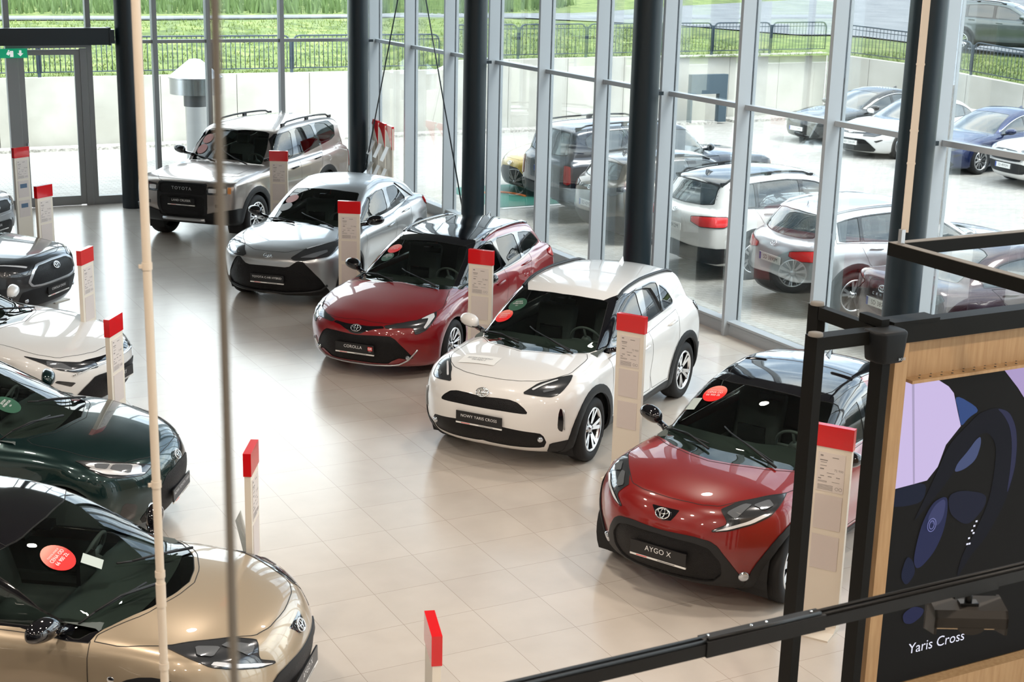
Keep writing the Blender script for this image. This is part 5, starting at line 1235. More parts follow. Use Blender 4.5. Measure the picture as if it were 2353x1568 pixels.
# ---------------------------------------------------------------- outside: paving, retaining wall, bank, road, fence
def brick_mat():
    m = principled('paving', (.5, .48, .45), .75); t = m.node_tree; b = t.nodes['Principled BSDF']
    tcn = N(t, 'ShaderNodeTexCoord'); br = N(t, 'ShaderNodeTexBrick'); br.inputs['Scale'].default_value = 1
    br.inputs['Brick Width'].default_value = .20; br.inputs['Row Height'].default_value = .10; br.inputs['Mortar Size'].default_value = .006
    br.inputs['Color1'].default_value = (.36, .345, .32, 1); br.inputs['Color2'].default_value = (.44, .425, .40, 1); br.inputs['Mortar'].default_value = (.25, .24, .22, 1)
    ns = N(t, 'ShaderNodeTexNoise'); ns.inputs['Scale'].default_value = .35; ns.inputs['Detail'].default_value = 5
    mx = N(t, 'ShaderNodeMix', data_type='RGBA', blend_type='MULTIPLY'); mx.inputs['Factor'].default_value = .5
    r = N(t, 'ShaderNodeValToRGB'); r.color_ramp.elements[0].position = .35; r.color_ramp.elements[0].color = (.72, .70, .68, 1); r.color_ramp.elements[1].position = .65; r.color_ramp.elements[1].color = (1, 1, 1, 1)
    t.links.new(tcn.outputs['Object'], br.inputs['Vector']); t.links.new(tcn.outputs['Object'], ns.inputs['Vector']); t.links.new(ns.outputs['Fac'], r.inputs['Fac'])
    t.links.new(br.outputs['Color'], mx.inputs['A']); t.links.new(r.outputs['Color'], mx.inputs['B']); t.links.new(mx.outputs['Result'], b.inputs['Base Color'])
    return m
paving = brick_mat()
concrete = principled('concrete', (.46, .45, .41), .8, bump=('noise', 12, .15, .01)); noise_tint(concrete, (.40, .39, .35), (.50, .49, .45), .9, 6)
bm = bmesh.new(); box(bm, (36, 10, -.10), (48, 60, .20)); box(bm, (-4, 33.6, -.10), (32, 8.95, .20)); structure('paving_ground', bm, paving)
# green charging bay with orange mark and white edge
bm = bmesh.new(); box(bm, (15.0, 27.1, .004), (3.6, 2.5, .006)); o = bm_obj('green_bay_marking', bm, principled('bay_green', (.015, .13, .095), .7)); tag(o, 'green painted charging bay on the grey paving', 'marking')
bm = bmesh.new(); tube(bm, [(13.9 + .5*math.cos(t), 26.8 + .7*math.sin(t), .012) for t in [PI*k/12 for k in range(13)]], .03, 5); tag(bm_obj('orange_bay_symbol', bm, principled('bay_orange', (.7, .18, .03), .7)), 'orange curved mark painted on the green bay', 'marking')
bm = bmesh.new(); box(bm, (14.9, 25.72, .006), (3.2, .12, .008)); tag(bm_obj('bay_line', bm, plate_white), 'white line along the edge of the green charging bay', 'marking')
bm = bmesh.new(); box(bm, (22.7, 28.8, .004), (.12, 5, .006), rz=-.28); tag(bm_obj('bay_line', bm, plate_white), 'pale painted line crossing the open yard', 'marking')

# retaining wall: runs along the back, steps up, then turns towards the road side
WL = [(-20, 37.0, 1.70), (17.3, 37.0, 1.70)]; WM = [(17.3, 36.9, 1.95), (31.0, 37.6, 1.95)]; WR = [(31.0, 37.6, 1.92), (32.0, 34.7, 1.78), (32.5, 30.7, 1.52), (33.2, 25, 1.25), (34, 14, 1.1)]
def wall_run(name, pts, th=.25):
    bm = bmesh.new()
    for (a, b) in zip(pts[:-1], pts[1:]):
        A = Vector((a[0], a[1], 0)); B = Vector((b[0], b[1], 0)); d = (B-A); L = d.length; d.normalize(); n = Vector((-d.y, d.x, 0))
        k = max(1, round(L/2.0))
        for i in range(k):   # one slab after another, thin joints between
            p = A + d*(L*i/k + .008); q = A + d*(L*(i+1)/k - .008); z0 = a[2] + (b[2]-a[2])*i/k; z1 = a[2] + (b[2]-a[2])*(i+1)/k
            vs = [bm.verts.new(v) for v in (p, q, q + n*th, p + n*th, p + Vector((0, 0, z0)), q + Vector((0, 0, z1)), q + n*th + Vector((0, 0, z1)), p + n*th + Vector((0, 0, z0)))]
            for f in ((0, 1, 5, 4), (1, 2, 6, 5), (2, 3, 7, 6), (3, 0, 4, 7), (4, 5, 6, 7)): bm.faces.new([vs[j] for j in f])
            c = (p+q)/2 + n*th*.7; box(bm, (c.x, c.y, min(z0, z1)/2), (L/k, th*.4, min(z0, z1)-.02), rz=math.atan2(d.y, d.x))
    fix(bm); return structure(name, bm, concrete)
wall_run('wall_retaining', WL); wall_run('wall_retaining_high', WM); wall_run('wall_retaining_side', WR)
gravel = principled('gravel', (.42, .41, .38), .9, bump=('noise', 40, .8, .02)); noise_tint(gravel, (.25, .24, .22), (.62, .60, .56), 14, 4)
bm = bmesh.new(); box(bm, (4, 36.62, .02), (44, .5, .10)); box(bm, (29.0, 37.0, .02), (4.6, .9, .10), rz=.05); structure('kerb_strip', bm, gravel)

# bank and road beyond: height field
grass = principled('grass_green', (.12, .25, .03), .9, bump=('noise', 9, 1., .08)); _r = noise_tint(grass, (.055, .085, .018), (.19, .22, .065), 1.6, 9, lo=.34, hi=.64)
_e = _r.color_ramp.elements.new(.5); _e.color = (.11, .155, .035, 1)
asphalt = principled('asphalt', (.15, .16, .18), .85); noise_tint(asphalt, (.13, .14, .155), (.18, .19, .205), .6, 5)
def bank_z(x, y):
    t = min(max((x - 24)/12, 0), 1); base = 1.80 + (2.25-1.80)*(1-t)
    d = (y - 37)/10 if x < 31 else max((y-37)/10, (x - 32)/8)
    lo = 1.66 + .24*min(max((x - 17.05)/.5, 0), 1) if x < 31 else max(1.08, 1.88 - .07*(37-y))
    return lo + (base - lo)*min(max(d, 0), 1)
NEAR = [(-40, 51), (6.5, 51), (12.5, 51), (21, 52), (29, 54.5), (36, 53.3), (37.6, 45.7), (38.2, 36.3), (38.8, 20), (39, 0)]
FAR = [(-40, 53), (6.8, 53.2), (13, 52.8), (22, 53.9), (31, 59), (46, 68), (62, 76), (110, 95), (110, 20), (110, 0)]
bm = bmesh.new()
gx = list(np.arange(-30, 31.01, 1.0)) ; gy = list(np.arange(37.2, 60, 1.2)) + list(np.arange(60, 150, 8))
def sheet(xs_, ys_, zf):
    R_ = [[bm.verts.new((x, y, zf(x, y))) for y in ys_] for x in xs_]
    for A, B in zip(R_, R_[1:]):
        for j in range(len(ys_)-1): bm.faces.new((A[j], B[j], B[j+1], A[j+1]))
far = lambda x, y: bank_z(x, y) + (max(0, y - 57)*.012)
sheet([-30] + [float(v) for v in np.arange(-28, 16.9, 1.51)] + [17.05, 17.3, 17.55] + [float(v) for v in np.arange(18, 31.05, 1.0)] + [31.05], gy, far)
def wx(y): return float(np.interp(y, [14, 25, 30.7, 34.7, 37.6], [34.2, 33.4, 32.7, 32.2, 31.05]))
YS = [-5, 5, 14, 20, 25, 28, 30.7, 32.7, 34.7, 36.2, 37.6] + gy[1:]; XS = [0, .8, 2, 3.5, 5.5, 7.5, 10, 18, 38, 90]
R_ = [[bm.verts.new((wx(y) + a, y, far(wx(y) + a, y))) for y in YS] for a in XS]
for A, B in zip(R_, R_[1:]):
    for j in range(len(YS)-1): bm.faces.new((A[j], B[j], B[j+1], A[j+1]))
o = structure('grass_bank', bm, grass, smooth=True)
bm = bmesh.new()
for k in range(len(NEAR)-1):
    n = 10
    for i in range(n):
        def P(t, s):
            a = Vector(NEAR[k]).lerp(Vector(NEAR[k+1]), t); b = Vector(FAR[k]).lerp(Vector(FAR[k+1]), t); q = a.lerp(b, s); return (q.x, q.y, far(q.x, q.y) + .05)
        for j in range(6):
            vs = [bm.verts.new(P(*u)) for u in ((i/n, j/6), ((i+1)/n, j/6), ((i+1)/n, (j+1)/6), (i/n, (j+1)/6))]; bm.faces.new(vs)
bmesh.ops.remove_doubles(bm, verts=bm.verts, dist=.01); fix(bm)
structure('road', bm, asphalt)
# pale kerb along the near edge of the road
bm = bmesh.new(); tube(bm, [(x, y, far(x, y) + .05) for x, y in [(-30, 50.9), (6.5, 50.9), (12.5, 50.9), (21, 51.9), (29, 54.4)]], .05, 4); structure('kerb_edge', bm, asphalt)

# long grass growing along the top of the wall and over the bank (nobody could count it)
bm = bmesh.new(); rg = random.Random(3)
for _ in range(16000):
    if rg.random() < .75: x = rg.uniform(3, 31); y = 37.3 + rg.random()**1.3*13
    else: y = rg.uniform(27, 37.5); x = np.interp(y, [25, 30.7, 34.7, 37.6], [33.3, 32.7, 32.2, 31.2]) + .3 + rg.random()*4.6
    z = far(x, y) - .01; h = rg.uniform(.04, .13) * (1.2 if y > 49 and x < 30 else 1); a = rg.uniform(0, PI); w = .02; dx, dy = math.cos(a)*w, math.sin(a)*w; lx, ly = rg.uniform(-.06, .06), rg.uniform(-.06, .06)
    bm.faces.new([bm.verts.new(p) for p in ((x-dx, y-dy, z), (x+dx, y+dy, z), (x+lx, y+ly, z+h))])
o = bm_obj('long_grass', bm, [principled('blade_green', (.14, .19, .045), .8)]); tag(o, 'bright green grass growing on the bank beyond the fence', 'grass', kind='stuff')
bm = bmesh.new()
for _ in range(5200):
    x = rg.uniform(4, 40); y = rg.uniform(55, 63) + max(0, x-26)*1.0; z = far(x, y) - .01; h = rg.uniform(.2, .75); a = rg.uniform(0, PI); w = .05; dx, dy = math.cos(a)*w, math.sin(a)*w; lx, ly = rg.uniform(-.15, .15), rg.uniform(-.15, .15)
    bm.faces.new([bm.verts.new(p) for p in ((x-dx, y-dy, z), (x+dx, y+dy, z), (x+lx, y+ly, z+h))])
o = bm_obj('tall_grass', bm, [principled('tall_green', (.10, .16, .05), .8)]); tag(o, 'taller green meadow grass beyond the path', 'grass', kind='stuff')

# railing panels on the wall
rail_m = principled('railing_grey', (.035, .055, .075), .5)
def railing(a, b, h=.95, label=''):
    A, B = Vector(a), Vector(b); d = B - A; L = math.hypot(d.x, d.y); rz = math.atan2(d.y, d.x); sl = (b[2]-a[2])/L
    root = empty('railing_panel', a, rz, label, 'railing', 'railing panels on the retaining wall')
    Zs = lambda x: sl*x
    bm = bmesh.new(); r = .18; P = [(.04, 0, .10 + Zs(.04))]
    P += [(.04, 0, h - r)] + [(.04 + r - r*math.cos(t), 0, h - r + r*math.sin(t) + Zs(.1)) for t in (PI/6, PI/3, PI/2)]
    P += [(L - .04 - r + r*math.sin(t), 0, h - r + r*math.cos(t) + Zs(L-.1)) for t in (0, PI/6, PI/3)] + [(L-.04, 0, h - r + Zs(L)), (L-.04, 0, .10 + Zs(L))]
    tube(bm, P, .024, 6); tube(bm, [(.04, 0, .12 + Zs(0)), (L-.04, 0, .12 + Zs(L))], .016, 6); tube(bm, [(.06, 0, h - .12 + Zs(0)), (L-.06, 0, h-.12 + Zs(L))], .012, 6)
    bm_obj('rail_frame', bm, rail_m, root)
    bm = bmesh.new(); n = max(2, round(L/.125))
    for i in range(1, n): x = L*i/n; tube(bm, [(x, 0, .12 + Zs(x)), (x, 0, h - .0 + Zs(x))], .0115, 4)
    o = bm_obj('balusters', bm, rail_m, root)
    bm = bmesh.new(); box(bm, (0, .02, h*.43), (.08, .03, h*.98)); bm_obj('post', bm, rail_m, root)
    return root
rx = [2.3 + 2.13*i for i in range(8)]
for i, x in enumerate(rx[:-1]):
    if x < 17: railing((x + .0, 37.15, 1.70), (min(x + 2.13, 17.25), 37.15, 1.70), label='dark grey metal railing panel on the lower back retaining wall')
n = 6
pos2 = [(17.35 + (31.0-17.35)*i/n, 37.05 + .65*i/n) for i in range(n+1)]
for i in range(n): railing((*pos2[i], 1.95), (*pos2[i+1], 1.95), label='dark grey metal railing panel on the raised part of the wall')
for a, b in zip(WR[:-1], WR[1:]):
    k = max(1, round(math.hypot(b[0]-a[0], b[1]-a[1])/2.1))
    for i in range(k):
        p = [a[j] + (b[j]-a[j])*i/k for j in range(3)]; q = [a[j] + (b[j]-a[j])*(i+1)/k for j in range(3)]
        p[0] += .12; q[0] += .12
        railing(tuple(p), tuple(q), label='dark grey metal railing panel along the side wall by the road')

# ventilation cowl outside the back windows
cowlm = principled('galvanised', (.42, .44, .46), .22, 1.)
o = empty('vent_chimney', (9.22, 33.0, 0), label='round galvanised ventilation chimney with a conical cap outside the back windows', cat='vent')
bm = bmesh.new(); lathe(bm, [(.245, 0), (.245, 1.45), (.255, 1.46), (.255, 1.50)], 36); bm_obj('pipe', bm, cowlm, o, True, 50)
bm = bmesh.new(); lathe(bm, [(.275, 1.38), (.275, 1.66), (.20, 1.66), (.20, 1.38)], 36, close=True); fix(bm); bm_obj('collar', bm, principled('dark_zinc', (.10, .105, .11), .4, .6), o, True, 40)
bm = bmesh.new(); lathe(bm, [(.55, 1.66), (.575, 1.66), (.575, 2.0), (.60, 2.01), (.60, 2.035), (.13, 2.42), (0, 2.44)], 40); fix(bm); bm_obj('cap', bm, cowlm, o, True, 30)
# dark portal shaped sign frame by the wall
bm = bmesh.new(); prism(bm, [(25.0, 36.35, .06), (25.0, 36.35, 1.47), (26.30, 36.35, 1.47), (26.30, 36.35, .06), (26.02, 36.35, .06), (26.02, 36.35, .90), (25.06, 36.35, .90), (25.06, 36.35, .06)][::-1], (0, .18, 0)); fix(bm)
tag(bm_obj('gate_frame', bm, principled('slate_panel', (.055, .085, .11), .5)), 'dark slate grey portal shaped frame standing before the concrete wall', 'frame')
# ---------------------------------------------------------------- price stands
cream = principled('stand_cream', (.74, .68, .59), .45)
stand_red = principled('stand_red', (.62, .006, .010), .18, coat=.6)
sheet_m = principled('price_sheet', (.68, .62, .59), .35)
sheet2_m = principled('blank_sheet', (.64, .575, .55), .4)
faint = principled('faint_ink', (.25, .23, .22), .6)
def price_stand(x, y, deg, label, prints=True, pics=False):
    """Upright cream panel with a red head, facing -y in its own frame."""
    o = empty('price_stand', (x, y, 0), math.radians(deg), label, 'price stand', 'price stands beside the cars')
    W_, T_ = .30, .045
    bm = bmesh.new()
    prof = [(-T_/2, .10), (-T_/2, 1.50), (T_/2, 1.50), (T_/2, .10), (.06, .03), (.10, .012), (-.22, .012), (-.22, 0), (.10, 0)]
    n = 12; L = [(-.24, 0), (-.24, .012), (-.10, .014), (-.05, .04), (-T_/2, .12), (-T_/2, 1.50), (T_/2, 1.50), (T_/2, .08), (.04, .012), (.06, .012), (.06, 0)]
    prism(bm, [(-W_/2, a, b) for a, b in L], (W_, 0, 0)); fix(bm); bm_obj('panel', bm, cream, o)
    bm = bmesh.new(); box(bm, (0, 0, 1.58), (W_ + .012, T_ + .012, .17)); bevel_all(bm, .003, 1); bm_obj('red_head', bm, stand_red, o)
    y0 = -T_/2 - .002
    bm = bmesh.new(); box(bm, (0, y0, 1.295), (.215, .004, .31)); s1 = bm_obj('price_sheet', bm, sheet_m, o)
    bm = bmesh.new(); yy = y0 - .0026
    box(bm, (-.078, yy, 1.425), (.022, .001, .012)); box(bm, (.03, yy, 1.418), (.05, .001, .006)); 
    add_text(bm, '72 900' if 1 else '', .026, Matrix.Translation((.062, yy, 1.318)) @ Matrix.Rotation(PI/2, 4, 'X'))
    for (cx, cz, w, h) in ((-.06, 1.388, .06, .008), (-.06, 1.372, .05, .004), (-.06, 1.345, .05, .004), (-.07, 1.318, .03, .010), (0, 1.290, .06, .004), (-.065, 1.262, .03, .006), (-.005, 1.262, .03, .006), (.06, 1.262, .03, .006),
                           (-.083, 1.240, .024, .007), (-.06, 1.222, .07, .003), (-.06, 1.214, .07, .003), (.045, 1.222, .06, .003)): box(bm, (cx, yy, cz), (w, .001, h))
    for k in range(5): box(bm, (-.035, yy, 1.190 - k*.009), (.12, .001, .003))
    for c in (.055, .085): tube(bm, [(c + .012*math.cos(t), yy, 1.172 + .012*math.sin(t)) for t in [2*PI*q/12 for q in range(12)]], .0012, 4, closed=True)
    bm_obj('print_pattern', bm, faint, s1)
    for zc in (.97, .64):
        bm = bmesh.new(); box(bm, (0, y0, zc), (.215, .004, .28)); s = bm_obj('sheet_pocket', bm, sheet2_m, o)
        if pics:
            bm = bmesh.new(); box(bm, (0, y0-.003, zc+.05), (.14, .001, .07)); bm_obj('photo_print', bm, principled('print_blue', (.10, .16, .25), .4), s)
    return o
S_ = price_stand
S_(7.979, 23.63, -29, 'cream price stand with red head beside the grey-bronze off-roader')
S_(7.306, 18.686, -34, 'cream price stand with red head in front of the silver crossover')
S_(7.543, 15.083, -50, 'cream price stand with red head beside the red estate car')
S_(7.541, 11.761, -60, 'cream price stand with red head beside the white crossover')
S_(7.145, 8.227, -57, 'cream price stand beside the red city car, between two dark posts')
S_(4.091, 25.343, 30, 'tall cream price stand with picture sheets nearest the glass door', pics=True)
S_(3.725, 21.356, 37, 'cream price stand in front of the dark grey crossover at the left edge')
S_(3.346, 16.788, 52, 'narrow looking price stand between the dark grey crossover and the white saloon')
S_(2.937, 13.596, 54, 'price stand in front of the nose of the white saloon')
def edge_stand(x, y, deg, label):
    o = S_(x, y, deg, label)
    bm = bmesh.new(); prism(bm, [(-.10, .026, .80), (.10, .026, .80), (.10, .10, 1.14), (-.10, .10, 1.14)], (0, .004, 0)); fix(bm); bm_obj('leaflet_holder', bm, pane('acrylic', (.93, .95, .94), .8), o)
    return o
edge_stand(2.977, 9.542, 62, 'price stand seen edge on, standing before the dark green hatchback')
edge_stand(2.99, 6.468, 73, 'price stand at the bottom of the view, only its red head showing')
# leaflet stands with curved red heads in the far corner
for i, (y, t) in enumerate(((28.0, 'leftmost cream leaflet stand with curved red head by the corner column'), (27.55, 'middle cream leaflet stand with curved red head in the glass corner'), (27.1, 'rightmost cream leaflet stand with curved red head in the glass corner'))):
    o = empty('leaflet_stand', (11.43 - .054*i, 27.74 - .485*i, 0), math.radians(84), t, 'leaflet stand', 'leaflet stands in the far corner')
    bm = bmesh.new(); box(bm, (0, 0, .78), (.44, .03, 1.56)); box(bm, (0, 0, .01), (.44, .30, .02)); bm_obj('panel', bm, cream, o)
    bm = bmesh.new(); arc = [(-.21 + .42*(1 - math.cos(t)), 1.60 - .36*math.sin(t)*1.0) for t in [PI/2*k/10 for k in range(11)]]
    cur = [(-.138, 1.66), (.215, 1.66), (.215, 1.20)] + [(.215 - .43*(u), 1.20 + .36*math.sin(u*PI/2)) for u in [k/10 for k in range(1, 11)]]
    prism(bm, [(-a, -.025, b - .06) for a, b in cur], (0, .05, 0)); fix(bm); bm_obj('red_head', bm, stand_red, o)
    bm = bmesh.new(); box(bm, (-.05, .12, 1.05), (.20, .012, .30), M=Matrix.Rotation(.45, 4, 'X')); bm_obj('leaflet', bm, plate_white, o)
    bm = bmesh.new(); box(bm, (.05, .12, .62), (.20, .012, .26), M=Matrix.Rotation(.45, 4, 'X')); bm_obj('leaflet', bm, plate_white, o)

# ---------------------------------------------------------------- screen wall inside a black steel portal
frame_blk = principled('frame_black', (.007, .0068, .006), .5, spec=.12)
frame_top = principled('frame_dusty', (.16, .145, .125), .7)
oak = principled('oak_board', (.38, .24, .12), .6); noise_tint(oak, (.33, .19, .085), (.42, .265, .13), 6, 6, stretch=(6, 6, .6), lo=.3, hi=.7)
PZ, PY, PX = 3.0, 6.51, 5.857
o = empty('steel_portal', (PX, PY, 0), label='black square steel portal frame around the video wall', cat='frame')
def loc(bm, name, mat, par=None, **kw):
    bmesh.ops.translate(bm, verts=bm.verts, vec=(-PX, -PY, 0)); return bm_obj(name, bm, mat, par or o, **kw)
t = .10
for n_, c, s in (('post', (5.915, 6.465, PZ/2), (.06, .11, PZ)), ('post', (5.39, 6.445, PZ/2), (.06, .11, PZ)), ('post', (5.886, 7.045, PZ/2), (.06, .10, PZ)), ('post', (9.0, PY, PZ/2), (t, t, PZ))):
    bm = bmesh.new(); box(bm, c, s); bevel_all(bm, .004, 1); loc(bm, n_, frame_blk)
for c, s in (((7.45, PY, PZ-.06), (3.2, .12, .12)), ((5.65, 6.445, PZ-.04), (.47, .10, .08)), ((5.886, 6.75, PZ-.04), (.06, .50, .08))):
    bm = bmesh.new(); box(bm, c, s); bevel_all(bm, .004, 1); loc(bm, 'beam', frame_blk)
for c in ((5.39, 6.445), (5.886, 7.045)):
    bm = bmesh.new(); lathe(bm, [(0, PZ+.018), (.042, PZ+.018), (.045, PZ)], 24, c=(c[0], c[1], 0)); fix(bm); loc(bm, 'end_cap', frame_top)
bm = bmesh.new(); box(bm, (PX+.30, PY, PZ+.01), (.36, .14, .02)); box(bm, (PX+.04, PY+.02, PZ-.02), (.06, .20, .14)); loc(bm, 'bracket', frame_blk)
# loudspeaker fixed on the corner of the portal
o2 = empty('loudspeaker', (PX+.02, PY-.13, PZ-.085), math.radians(0), 'small black loudspeaker fixed to the corner of the black portal', 'speaker')
bm = bmesh.new(); prism(bm, [(-.17, -.05, .12), (-.17, .10, .12), (.13, .10, .12), (.13, -.05, .12), (.10, -.12, .12), (-.13, -.12, .12)], (0, 0, -.25)); fix(bm)
for v in bm.verts:
    if v.co.z < 0: v.co.x *= .82; v.co.y *= .9
    v.co *= .78
bevel_all(bm, .02, 3); bm_obj('cabinet', bm, principled('speaker_black', (.006, .007, .008), .5, spec=.2), o2, True, 35)
bm = bmesh.new(); add_text(bm, 'BOSE', .022, Matrix.Translation((.045, -.090, -.075)) @ Matrix.Rotation(PI/2, 4, 'X'), depth=.001); bm_obj('maker_mark', bm, satin_silver, o2)
# video wall
o3 = empty('video_wall', (6.1, PY, 0), label='large screen in an oak surround showing a steering wheel and the words Yaris Cross', cat='screen')
def l3(bm, name, mat, par=None, **kw):
    bmesh.ops.translate(bm, verts=bm.verts, vec=(-6.1, -PY, 0)); ob = bm_obj(name, bm, mat, par or o3, **kw); return ob
SX0, SX1, SZ0, SZ1 = 6.13, 8.85, .53, 2.62
bm = bmesh.new(); fy = PY + .02
box(bm, (6.075, fy-.015, 1.44), (.10, .12, 2.88)); box(bm, (7.5, fy + .02, 2.755), (2.67, .06, .25)); box(bm, (7.5, fy-.03, .26), (2.67, .16, .52)); box(bm, (8.92, fy-.03, 1.44), (.13, .16, 2.88))
box(bm, (7.5, fy - .02, 2.625), (2.67, .14, .02)); box(bm, (7.5, fy+.09, 1.44), (2.9, .06, 2.88)); l3(bm, 'oak_surround', oak)
bm = bmesh.new()
for k in range(28):
    for j in range(2): lathe(bm, [(0, 0), (.007, 0), (.007, -.002)], 8, c=(6.25 + k*.09 + j*.045, fy - .055 + j*.045, 2.638))
l3(bm, 'vent_holes', ink)
def lcd(name, col, s=1.): return principled(name, (.002, .002, .002), .6, spec=.08, emit=col, estr=s)
sy = PY - .005
bm = bmesh.new(); box(bm, ((SX0+SX1)/2, sy+.02, (SZ0+SZ1)/2), (SX1-SX0, .04, SZ1-SZ0)); scr = l3(bm, 'screen_panel', lcd('screen_base', (.009, .0085, .008)))
PIC = {
'lav1': [(6.13,2.615), (6.40,2.615), (6.53,2.54), (6.58,2.49), (6.63,2.36), (6.67,2.26), (6.56,2.15), (6.51,2.01), (6.43,1.93), (6.29,1.92), (6.13,1.91)],
'post': [(6.22,2.615), (6.24,2.615), (6.33,1.92), (6.315,1.92)],
'blue1': [(6.58,2.49), (6.83,2.35), (6.73,2.31), (6.67,2.25), (6.64,2.35)],
'lav2': [(6.97,2.615), (7.30,2.615), (7.30,2.30), (7.21,2.37), (7.13,2.46)],
'dash': [(6.13,1.91), (6.43,1.93), (6.42,1.79), (6.27,1.78), (6.13,1.80)],
'rim': [(6.75,2.28), (6.82,2.33), (6.96,2.35), (7.08,2.31), (7.16,2.19), (7.19,2.06), (7.20,1.89), (7.14,1.67), (7.01,1.45), (6.88,1.34), (6.77,1.17), (6.80,1.35), (6.89,1.49), (6.99,1.69), (7.01,1.91), (7.00,2.09), (6.91,2.19), (6.83,2.18), (6.73,2.05), (6.57,1.86), (6.45,1.75), (6.34,1.65), (6.41,1.78), (6.50,1.96), (6.58,2.15)],
'rimglow': [(6.96,2.345), (7.08,2.305), (7.155,2.19), (7.185,2.06), (7.19,1.89), (7.14,1.70), (7.15,1.90), (7.14,2.07), (7.10,2.20), (7.03,2.29)],
'gap': [(6.85,2.17), (6.86,2.11), (6.83,2.01), (6.74,1.96), (6.65,1.95), (6.67,2.01), (6.75,2.08), (6.81,2.15)],
'hubside': [(6.62,1.80), (6.73,1.82), (6.96,1.76), (6.96,1.67), (6.85,1.57), (6.77,1.58), (6.65,1.67)],
'col': [(6.32,1.44), (6.38,1.39), (6.41,1.30), (6.34,1.22), (6.28,1.30)],
'hub': [(6.49,1.77), (6.58,1.80), (6.62,1.78), (6.63,1.67), (6.61,1.54), (6.55,1.42), (6.46,1.34), (6.41,1.33), (6.38,1.39), (6.39,1.50), (6.42,1.64)],
'hublite': [(6.51,1.75), (6.58,1.785), (6.605,1.76), (6.60,1.66), (6.56,1.60), (6.50,1.63), (6.46,1.66)],
'arc': [(6.33,1.03), (6.42,1.07), (6.52,1.03), (6.50,.98), (6.42,.94), (6.35,.96)],
}
PCOL = {'lav1': (.60, .50, .78), 'post': (.40, .34, .52), 'blue1': (0.0341, 0.0682, 0.2046), 'lav2': (.42, .33, .58), 'dash': (0.0112, 0.0149, 0.0310), 'rim': (0.0081, 0.0087, 0.0136), 'rimglow': (0.0279, 0.0298, 0.0682), 'gap': (0.0620, 0.0806, 0.1736), 'hubside': (0.0136, 0.0155, 0.0310),
        'col': (0.0124, 0.0161, 0.0372), 'hub': (0.0217, 0.0260, 0.0713), 'hublite': (0.0465, 0.0527, 0.1302), 'arc': (0.0186, 0.0217, 0.0620)}
for i, (k, pts) in enumerate(PIC.items()):
    P = [Vector((a, sy - .0006*(i+1), b)) for a, b in pts]
    if k not in ('lav1', 'post', 'lav2'): P = chaikin(chaikin(P, .22), .22)
    bm = bmesh.new(); tri = tessellate_polygon([P]); vs = [bm.verts.new(p) for p in P]
    for a in tri:
        try: bm.faces.new([vs[j] for j in a])
        except ValueError: pass
    fix(bm); l3(bm, 'screen_image', lcd('screen_' + k, PCOL[k]), None).parent = scr
bm = bmesh.new(); yy = sy - .012
add_text(bm, 'Yaris Cross', .104, Matrix.Translation((6.41, yy, .762)) @ Matrix.Rotation(PI/2, 4, 'X'), align='LEFT')
for a, b in ((6.89, 1.58), (6.875, 1.55), (6.86, 1.52), (6.875, 1.50), (6.84, 1.47), (6.85, 1.43), (6.83, 1.43)): box(bm, (a, yy, b), (.016, .001, .012))
l3(bm, 'screen_text', lcd('screen_white', (.82, .82, .95))).parent = scr
bm = bmesh.new(); 
for (a, b) in ((.035, .045), (.02, .028)): tube(bm, [(6.50 + a*math.cos(t_), yy, 1.62 + b*math.sin(t_)) for t_ in [2*PI*k/20 for k in range(20)]], .003, 4, closed=True)
l3(bm, 'screen_badge', lcd('screen_lilac', (.16, .17, .38))).parent = scr

# hanging lighting frame with its strap
o4 = empty('lighting_truss', (6.33, 6.83, 3.4), label='black rectangular frame hanging from a cream strap above the video wall', cat='frame')
def l4(bm, name, mat): bmesh.ops.translate(bm, verts=bm.verts, vec=(-6.33, -6.83, -3.4)); return bm_obj(name, bm, mat, o4)
for c, s in (((7.73, 6.86, 3.36), (2.9, .06, .08)), ((6.31, 5.63, 3.36), (.06, 2.4, .08)), ((7.73, 4.40, 3.36), (2.9, .06, .08)), ((9.15, 5.63, 3.36), (.06, 2.4, .08))):
    bm = bmesh.new(); box(bm, c, s); l4(bm, 'side_rail', frame_blk)
    bm = bmesh.new(); box(bm, (c[0], c[1], c[2]+.042), (s[0], s[1], .004)); l4(bm, 'top_strip', frame_top)
bm = bmesh.new(); box(bm, (6.33, 6.83, 3.44), (.03, .03, .10)); l4(bm, 'hook', satin_silver)
strap_m = principled('strap_cream', (.62, .54, .45), .7)
bm = bmesh.new(); box(bm, (6.35, 6.83, (3.47 + CEIL)/2), (.045, .012, CEIL-3.47), rz=-.4)
for z in (3.9, 4.1, 4.5, 5.3): box(bm, (6.35, 6.83, z), (.05, .016, .012), rz=-.4)
tag(bm_obj('hanging_strap', bm, strap_m), 'flat cream strap holding the hanging black frame in front of the dark column', 'strap')

# pale conduit pole and thin hanging cable close to the camera
pole_m = principled('pole_cream', (.56, .48, .39), .45)
o5 = empty('hanging_pole', (1.165, 4.834, 0), label='pale cream hanging pole with clamp rings, close to the camera', cat='pole')
bm = bmesh.new(); lathe(bm, [(0, 2.2), (.0150, 2.2), (.0150, CEIL), (0, CEIL)], 20); fix(bm); bm_obj('tube', bm, pole_m, o5, True, 40)
for z in (4.08, 3.30, 2.88, 2.60, 2.96):
    bm = bmesh.new(); h = .012 if z != 2.88 else .045; lathe(bm, [(.0150, z-h), (.0178, z-h), (.0178, z+h), (.0150, z+h)], 20, close=True)
    if z in (4.08, 3.30): box(bm, (-.020, 0, z), (.016, .010, .012))
    fix(bm); bm_obj('clamp_ring', bm, pole_m, o5, True, 40)
bm = bmesh.new(); lathe(bm, [(0, 4.33), (.0048, 4.33), (.0048, CEIL), (0, CEIL)], 12); fix(bm)
